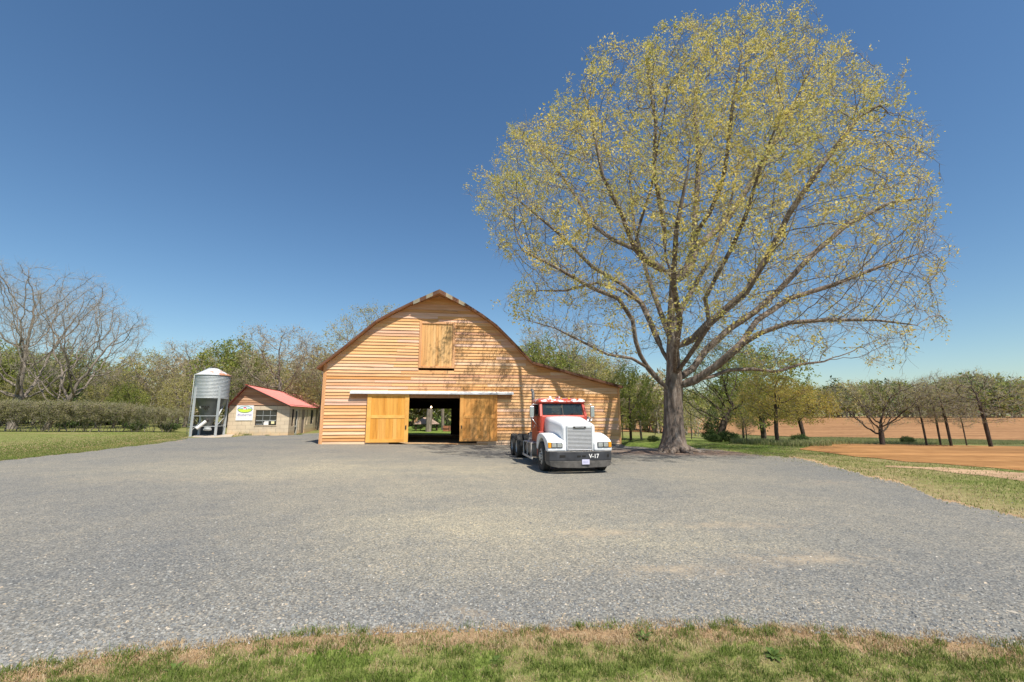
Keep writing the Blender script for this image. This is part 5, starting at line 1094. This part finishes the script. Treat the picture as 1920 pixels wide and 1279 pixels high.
for y in (5.0, 6.3):
    for s_ in (-1, 1): wheel(s_ * 1.08, y, s_, .13); wheel(s_ * .76, y, s_, .13)
# frame, axles, tanks, fifth wheel, clutter behind the cab
mb = MB()
for x in (-.43, .43): mb.box(x - .04, x + .04, -.6, 7.1, .72, .98)
for y in (.2, 1.6, 3.0, 4.1, 5.4, 6.8): mb.box(-.39, .39, y - .05, y + .05, .76, .94)
mb.build('frame', M['chassis'], trk)
for y in (0, 5.0, 6.3):
    mb = MB(); mb.tube([(-1.0, y, .52), (-.3, y, .5), (.3, y, .5), (1.0, y, .52)], .07, 10)
    if y: mb.lathe([(.0, -.22), (.16, -.2), (.22, 0), (.16, .2), (.0, .22)], c=(0, y, .55), n=16, axis='y')
    mb.build('axle', M['chassis'], trk)
mb = MB(); mb.tube([(0, 1.8, .7), (0, 4.6, .6)], .06, 10); mb.build('drive_shaft', M['chassis'], trk)
mb = MB(); mb.lathe([(.0, -.02), (.46, -.02), (.46, .03), (.0, .03)], c=(0, 5.4, 1.12), n=28, smooth=False); mb.box(-.36, -.28, 5.55, 6.0, 1.08, 1.14); mb.box(.28, .36, 5.55, 6.0, 1.08, 1.14); mb.box(-.5, .5, 5.05, 5.75, .98, 1.09); mb.build('fifth_wheel', M['chassis'], trk, .008)
for s_, lab in ((-1, None), (1, None)):
    mb = MB(); mb.lathe([(.0, -.62), (.29, -.62), (.31, -.6), (.31, .6), (.29, .62), (.0, .62)], c=(s_ * .84, 2.35, .62), n=28, axis='y'); mb.build('fuel_tank', flat('dusty_tank', (.26, .25, .23), .55, .5, .3, 3), trk)
    mb = MB()
    for y in (1.95, 2.75): mb.lathe([(.32, -.03), (.32, .03)], c=(s_ * .84, y, .62), n=28, axis='y')
    mb.build('tank_strap', M['chassis'], trk)
    mb = MB(); mb.box(s_ * 1.19 - .02, s_ * 1.19 + .02, 1.35, 3.3, .28, .36); mb.box(min(s_ * .8, s_ * 1.2), max(s_ * .8, s_ * 1.2), 1.5, 3.1, .86, .89)
    for y in (1.5, 2.3, 3.1): mb.box(s_ * 1.19 - .02, s_ * 1.19 + .02, y, y + .05, .36, .87)
    mb.build('side_step', M['rim'], trk, .006)
mb = MB()
for x, y, z, r, l in ((-.25, 3.5, .78, .13, .7), (.3, 3.6, 1.1, .12, .6)): mb.lathe([(0, -l / 2), (r * .8, -l / 2), (r, -l / 2 + .05), (r, l / 2 - .05), (r * .8, l / 2), (0, l / 2)], c=(x, y, z), n=18, axis='y')
mb.build('air_tank', M['chassis'], trk)
mb = MB(); mb.box(-.5, .5, 2.95, 3.9, .985, 1.02); mb.box(-.72, -.5, 3.25, 3.75, .8, 1.15); mb.box(.5, .72, 3.25, 3.75, .8, 1.1); mb.build('deck_plate', M['steelp'], trk, .01)
for k, (a, b, c) in enumerate((((-.3, 2.75, 1.9), (-.35, 3.5, 1.0), (-.25, 4.4, 1.25)), ((.2, 2.75, 1.8), (.25, 3.4, 1.05), (.1, 4.5, 1.2)), ((-.55, 2.8, 1.5), (-.6, 3.3, 1.15), (-.45, 4.0, 1.05)))):
    A, B_, C_ = map(Vector, (a, b, c)); mb = MB(); mb.tube([A * (1 - t) ** 2 + B_ * 2 * t * (1 - t) + C_ * t * t for t in [i / 12 for i in range(13)]], .025, 7); mb.build('air_hose', M['iron'], trk)
for s_ in (-1, 1):
    mb = MB(); mb.bar((s_ * .78, 3.5, .5), (s_ * .60, 4.2, 1.15), .28, .05); mb.build('splash_board', M['steelp'], trk)
# hood: lofted rounded sections
def section(y, w, z0, z1, r, n=6):
    p = [(-w / 2, z0)]
    for i in range(n + 1): a = math.pi - i / n * math.pi / 2; p.append((-w / 2 + r + r * math.cos(a), z1 - r + r * math.sin(a)))
    for i in range(5): x = -w / 2 + r + (w - 2 * r) * (i + 1) / 6; p.append((x, z1 + .03 * math.sin(math.pi * (i + 1) / 6)))
    for i in range(n + 1): a = math.pi / 2 - i / n * math.pi / 2; p.append((w / 2 - r + r * math.cos(a), z1 - r + r * math.sin(a)))
    p.append((w / 2, z0)); return [(x, y, z) for x, z in p]
secs = [section(-.86, 1.10, .76, 1.60, .10), section(-.80, 1.17, .76, 1.665, .13), section(-.6, 1.21, .76, 1.70, .14), section(-.1, 1.28, .78, 1.765, .15), section(.5, 1.40, .85, 1.84, .16), section(1.06, 1.56, .95, 1.90, .17)]
mb = MB(); n_ = len(secs[0]); mb.add([p for s_ in secs for p in s_], [(i * n_ + k, i * n_ + k + 1, (i + 1) * n_ + k + 1, (i + 1) * n_ + k) for i in range(len(secs) - 1) for k in range(n_ - 1)], True)
for i in range(n_ - 1):
    a, b = secs[0][i], secs[0][i + 1]; k_ = lambda p: (max(-.44, min(.44, p[0])), -.865, min(p[2], 1.585)); mb.add([a, b, k_(b), k_(a)], [(0, 1, 2, 3)])
hood = mb.build('hood', M['tw'], trk); so = hood.modifiers.new('solid', 'SOLIDIFY'); so.thickness = .02; so.offset = -1
mb = MB(); mb.box(-.55, .55, -.55, 1.0, .75, 1.45); mb.build('engine', M['darkroom'], trk)
# fenders
for s_ in (-1, 1):
    out = [(-.93, .74), (-.95, .80), (-.94, 1.00), (-.88, 1.10), (-.72, 1.17), (-.5, 1.235), (-.25, 1.285), (.05, 1.32), (.35, 1.315), (.6, 1.26), (.76, 1.13), (.84, .95), (.86, .80)]
    arch = [(.82, .74)] + [(.70 * math.cos(a) * .98 + .02, .50 + .66 * math.sin(a)) for a in [rad(18 + i * 14.4) for i in range(10)]] + [(-.66, .74)]
    x0, x1 = s_ * .50, s_ * 1.13
    mb = MB(); mb.prism([*out, *arch], min(x0, x1), max(x0, x1), 'yz')
    f = mb.build('fender', M['tw'], trk, .055, 4)
    mb = MB(); c = s_ * .815; mb.box(c - .20, c + .20, -.965, -.90, .87, 1.05); h = mb.build('headlight', M['iron'], trk, .01)
    for dx in (-.095, .095): mb = MB(); mb.box(c + dx - .083, c + dx + .083, -.985, -.955, .89, 1.03); mb.build('lens', M['lens'], h, .012)
    c = s_ * 1.06; mb = MB(); mb.box(c - .055, c + .055, -.975, -.80, .87, 1.06); mb.build('turn_signal', M['amber'], trk, .02)
# grille
mb = MB(); g0, g1, gz0, gz1 = -.455, .455, .78, 1.60
mb.box(g0, g0 + .035, -.935, -.85, gz0, gz1); mb.box(g1 - .035, g1, -.935, -.85, gz0, gz1); mb.box(g0 + .035, g1 - .035, -.935, -.85, gz1 - .10, gz1); mb.box(g0 + .035, g1 - .035, -.935, -.85, gz0, gz0 + .03); gr_ = mb.build('grille', M['alu'], trk, .012)
for i in range(15): z = gz0 + .055 + i * .0445; mb = MB(); mb.box(g0 + .036, g1 - .036, -.928, -.895, z, z + .024); mb.build('grille_bar', M['alu'], gr_, .004)
mb = MB(); mb.box(g0 + .02, g1 - .02, -.88, -.872, gz0 + .02, gz1 - .08); mb.build('radiator', M['darkroom'], gr_)
mb = MB(); mb.prism([(-.235, 1.545), (-.21, 1.515), (.21, 1.515), (.235, 1.545), (.21, 1.578), (-.21, 1.578)], -.955, -.93, 'xz'); em = mb.build('name_plate', M['iron'], gr_, .004)
text_obj('lettering', 'FREIGHTLINER', .048, M['alu'], em, (0, -.957, 1.546), RX, bold=.001)
# bumper
mb = MB(); bp = [(-1.12, -.35), (-1.15, -.75), (-1.08, -1.0), (-.83, -1.10), (0, -1.14), (.83, -1.10), (1.08, -1.0), (1.15, -.75), (1.12, -.35)]
inn = [(x * .96, y + .06) for x, y in bp]
def band(z0, z1, sh=0.0, dz=None):
    mb = MB(); n = len(bp); vs = []
    for i, (x, y) in enumerate(bp):
        b = z0 + (dz[i] if dz else 0); vs += [(x * (1 - sh), y + sh * .6, b), (inn[i][0] * (1 - sh), inn[i][1] + sh * .6, b), (inn[i][0], inn[i][1], z1), (x, y, z1)]
    fs = [(i * 4 + k, i * 4 + (k + 1) % 4, (i + 1) * 4 + (k + 1) % 4, (i + 1) * 4 + k) for i in range(n - 1) for k in range(4)] + [(0, 1, 2, 3), ((n - 1) * 4 + 3, (n - 1) * 4 + 2, (n - 1) * 4 + 1, (n - 1) * 4)]
    return mb.add(vs, fs)
bu = band(.46, .745).build('bumper', M['bump'], trk, .012); band(.215, .455, .035, [.12, .10, .06, .02, 0, .02, .06, .10, .12]).build('bumper_skirt', M['bump_lo'], bu, .012)
mb = MB(); mb.add([(x, y - .001, .745) for x, y in bp] + [(x, y - .001, .765) for x, y in bp] + [(x * .93, y + .12, .768) for x, y in bp], [(i, i + 1, i + 10, i + 9) for i in range(8)] + [(i + 9, i + 10, i + 19, i + 18) for i in range(8)]); mb.build('bumper_lip', M['steelp'], bu)
def yb(x): return float(np.interp(abs(x), [0, .85, 1.12, 1.19], [-1.14, -1.10, -.98, -.75]))
for x, w in ((-.66, .20), (.92, .10)): mb = MB(); mb.box(x - w / 2, x + w / 2, yb(x) - .006, yb(x) + .02, .565, .65); mb.build('bumper_hole', M['darkroom'], bu, .006)
for x in (-.105, .065): mb = MB(); mb.box(x - .065, x + .065, -1.146, -1.12, .575, .635); mb.build('bumper_hole', M['darkroom'], bu, .006)
text_obj('fleet_number', 'V-17', .19, M['paper'], bu, (.42, -1.128, .60), RX, bold=.004, xs=.95)
mb = MB(); mb.box(-.01, .25, -1.16, -1.145, .34, .50); pl = mb.build('license_plate', M['plate'], trk, .004)
for k, (a, b) in enumerate(((.03, .10), (.13, .21))): pass
mb = MB(); mb.box(.03, .21, -1.1625, -1.160, .39, .45); mb.build('plate_print', flat('faded_print', (.50, .49, .66), .6), pl)
# cab shell
W0, W1 = .93, .86; y0, y1 = 1.05, 2.65
def cabsec(z, w, ya, yb_): return [(-w, ya + .05, z), (-w + .06, ya, z), (w - .06, ya, z), (w, ya + .05, z), (w, yb_ - .05, z), (w - .06, yb_, z), (-w + .06, yb_, z), (-w, yb_ - .05, z)]
def ringbox(mb, a, b, sm_=False):
    n = len(a); mb.add(a + b, [(i, (i + 1) % n, n + (i + 1) % n, n + i) for i in range(n)], sm_)
mb = MB(); ringbox(mb, cabsec(.80, .93, 1.0, y1), cabsec(1.90, .94, 1.0, y1)); mb.add(cabsec(.80, .93, 1.0, y1), [(0, 1, 2, 3, 4, 5, 6, 7)][::-1]); mb.add(cabsec(1.90, .94, 1.0, y1), [tuple(range(8))])
cab = mb.build('cab', M['tr'], trk, .02)
mb = MB(); mb.box(-1.0, -.80, .95, 1.35, .42, 1.35); mb.build('cab_skirt', M['trd'], cab, .02); mb = MB(); mb.box(.80, 1.0, .95, 1.35, .42, 1.35); mb.build('cab_skirt', M['trd'], cab, .02)
# pillars and roof
zb_, zt_ = 1.90, 2.42; ys, yt = 1.05, 1.32
mb = MB()
for s_ in (-1, 1):
    mb.bar((s_ * .885, ys, zb_ - .02), (s_ * .845, yt, zt_ + .02), .11, .10); mb.bar((s_ * .89, 2.55, zb_ - .02), (s_ * .85, 2.5, zt_ + .02), .12, .14); mb.bar((s_ * .885, 1.5, zb_), (s_ * .855, 1.52, zt_), .04, .04)
mb.box(-.83, .83, 2.52, 2.60, zb_ - .02, zb_ + .08); mb.box(-.83, .83, 2.50, 2.58, zt_ - .08, zt_ + .02); mb.box(-.84, -.35, 2.52, 2.6, zb_ + .08, zt_ - .08); mb.box(.35, .84, 2.52, 2.6, zb_ + .08, zt_ - .08)
mb.hexa([(-.86, ys - .06, zb_ - .02), (.86, ys - .06, zb_ - .02), (.86, ys + .05, zb_ - .02), (-.86, ys + .05, zb_ - .02), (-.85, ys, zb_ + .05), (.85, ys, zb_ + .05), (.85, ys + .09, zb_ + .05), (-.85, ys + .09, zb_ + .05)])
mb.build('window_pillar', M['tr'], cab, .015)
mb = MB(); rs_ = [(.93, 1.26, 2.66, 2.40), (.95, 1.18, 2.68, 2.46), (.93, 1.24, 2.67, 2.54), (.83, 1.38, 2.6, 2.60), (.5, 1.65, 2.4, 2.625)]
rings = [cabsec(z, w_, a, b) for w_, a, b, z in rs_]
for a, b in zip(rings, rings[1:]): ringbox(mb, a, b, True)
mb.add(rings[0], [tuple(range(8))[::-1]]); mb.add(rings[-1], [tuple(range(8))]); mb.build('cab_roof', M['tr'], cab, .012)
for s_ in (-1, 1): mb = MB(); mb.hexa([(min(s_ * .03, s_ * .80), ys + .055, zb_ + .06), (max(s_ * .03, s_ * .80), ys + .055, zb_ + .06), (max(s_ * .03, s_ * .80), ys + .065, zb_ + .06), (min(s_ * .03, s_ * .80), ys + .065, zb_ + .06), (min(s_ * .03, s_ * .79), yt - .03, zt_ - .01), (max(s_ * .03, s_ * .79), yt - .03, zt_ - .01), (max(s_ * .03, s_ * .79), yt - .02, zt_ - .01), (min(s_ * .03, s_ * .79), yt - .02, zt_ - .01)]); mb.build('windshield', M['tglass'], cab)
mb = MB(); mb.bar((0, ys + .05, zb_ + .04), (0, yt - .03, zt_), .035, .03); mb.build('windshield_divider', M['iron'], cab)
for s_ in (-1, 1):
    mb = MB(); mb.tube([(s_ * .1, ys - .0, zb_ + .05), (s_ * .42, ys + .03, zb_ + .12)], .008, 5); mb.bar((s_ * .22, ys + .03, zb_ + .08), (s_ * .62, ys + .03, zb_ + .10), .012, .02); mb.build('wiper', M['iron'], cab)
    mb = MB(); mb.box(min(s_ * .945, s_ * .96), max(s_ * .945, s_ * .96), 1.40, 2.36, .98, 1.88); dd = mb.build('door', M['trd'], cab, .008)
    mb = MB(); mb.box(s_ * .965 - .012, s_ * .965 + .012, 2.12, 2.28, 1.42, 1.46); mb.build('handle', M['chrome'], dd)
    mb = MB(); mb.hexa([(s_ * .885, 1.55, zb_ + .02), (s_ * .885, 2.42, zb_ + .02), (s_ * .88, 2.42, zb_ + .02), (s_ * .88, 1.55, zb_ + .02), (s_ * .862, 1.55, zt_), (s_ * .862, 2.42, zt_), (s_ * .857, 2.42, zt_), (s_ * .857, 1.55, zt_)]); mb.build('side_glass', M['tglass'], dd)
    mb = MB(); mb.box(s_ * .45 - .26, s_ * .45 + .26, 2.1, 2.25, 1.3, 2.25); mb.build('seat', M['seat'], cab, .05)
    # mirrors
    mx_ = s_ * 1.22; mb = MB(); mb.box(mx_ - .085, mx_ + .085, 1.16, 1.24, 1.86, 2.30); mi = mb.build('mirror', M['chrome'], cab, .03)
    mb = MB(); mb.box(mx_ - .07, mx_ + .07, 1.241, 1.247, 1.89, 2.27); mb.build('mirror_glass', M['mirror'], mi)
    mb = MB(); mb.tube([(s_ * .88, 1.30, 2.36), (mx_ - s_ * .04, 1.20, 2.37), (mx_, 1.2, 2.33), (mx_, 1.2, 2.29)], .014, 6); mb.tube([(s_ * .93, 1.35, 1.83), (mx_, 1.20, 1.83), (mx_, 1.2, 1.88)], .014, 6); mb.tube([(s_ * .95, 1.25, 1.50), (mx_, 1.20, 1.83)], .016, 6); mb.build('mirror_bracket', M['chrome'], mi)
mb = MB(); mb.lathe([(.09, 0), (.10, .03), (.0, .05)], c=(1.0, 1.05, 1.80), n=16, axis='y'); mb.build('round_mirror', M['chrome'], cab)
mb = MB(); ring = [(-.42 + .2 * math.cos(a), 1.55 + .08 * math.sin(a), 1.98 + .16 * math.sin(a)) for a in [2 * math.pi * i / 20 for i in range(21)]]; mb.tube(ring, .015, 6, caps=False); mb.build('steering_wheel', M['iron'], cab)
mb = MB(); mb.box(-.80, .80, 1.15, 1.4, 1.905, 1.97); mb.build('dashboard', M['seat'], cab, .02)
for x, z in ((-.62, 2.54), (-.32, 2.565), (0, 2.575), (.32, 2.565), (.62, 2.54)): mb = MB(); mb.lathe([(.0, 0), (.035, .01), (.05, -.03)], c=(x, 1.36, z + .045), n=12); mb.build('marker_light', M['amber'], cab)
mb = MB(); mb.lathe([(.0, .09), (.05, .07), (.055, .0)], c=(-.35, 1.75, 2.62), n=12); mb.build('roof_beacon', M['tw'], cab); mb = MB(); mb.tube([(.0, 1.6, 2.66), (.0, 2.1, 2.66)], .04, 8); mb.build('air_horn', M['tr'], cab)
text_obj('door_lettering', 'V-17', .11, M['paper'], cab, (-.9615, 1.95, 1.52), Matrix.Rotation(rad(-90), 3, 'Z') @ RX, bold=.002)
# exhaust stack
mb = MB(); mb.tube([(-.82, 2.86, .85), (-.82, 2.86, 1.35)], .06, 12); mb.tube([(-.82, 2.86, 1.30), (-.82, 2.86, 2.3)], .10, 16); mb.tube([(-.82, 2.86, 2.28), (-.82, 2.86, 2.72), (-.82, 2.87, 2.88), (-.83, 2.92, 2.97), (-.85, 3.0, 3.02)], .065, 14); mb.build('exhaust_stack', M['steelp'], trk)
mb = MB(); mb.tube([(.72, 2.86, .95), (.72, 2.86, 2.2)], .10, 14); mb.build('air_intake', M['chassis'], trk)

# ------------------------------------------------------------------ weeds in the front grass
def weed(px, py, s, label):
    q = G(px, py); e = empty('broadleaf_weed', q, rnd.uniform(0, 6), label=label, cat='weed', group='broadleaf weeds in the front grass'); V = []; Fc = []
    for i in range(11):
        a = i * 2.4; el = rnd.uniform(.25, 1.1); L = s * rnd.uniform(.7, 1.15); b = len(V); d = Vector((math.cos(a), math.sin(a), 0)); p = Vector((-math.sin(a), math.cos(a), 0))
        for t, w_ in ((0, .02), (.25, .10), (.5, .15), (.75, .11), (1, .0)):
            c = d * L * t * math.cos(el) + Vector((0, 0, L * (math.sin(el) * t - .35 * t * t))); V += [c - p * L * w_, c + p * L * w_]
        Fc += [(b + 2 * k, b + 2 * k + 1, b + 2 * k + 3, b + 2 * k + 2) for k in range(4)]
    m = MB(); m.add(V, Fc, True); m.build('leaves', M['weed'], e); return e
weed(1207, 1198, .11, 'upright broadleaf weed at the gravel edge right of centre'); weed(1450, 1232, .11, 'broadleaf weed in green grass, rightmost of the four'); weed(930, 1240, .08, 'small broadleaf weed in the dry thatch below centre'); weed(325, 1258, .10, 'broadleaf weed patch in the left part of the front grass')
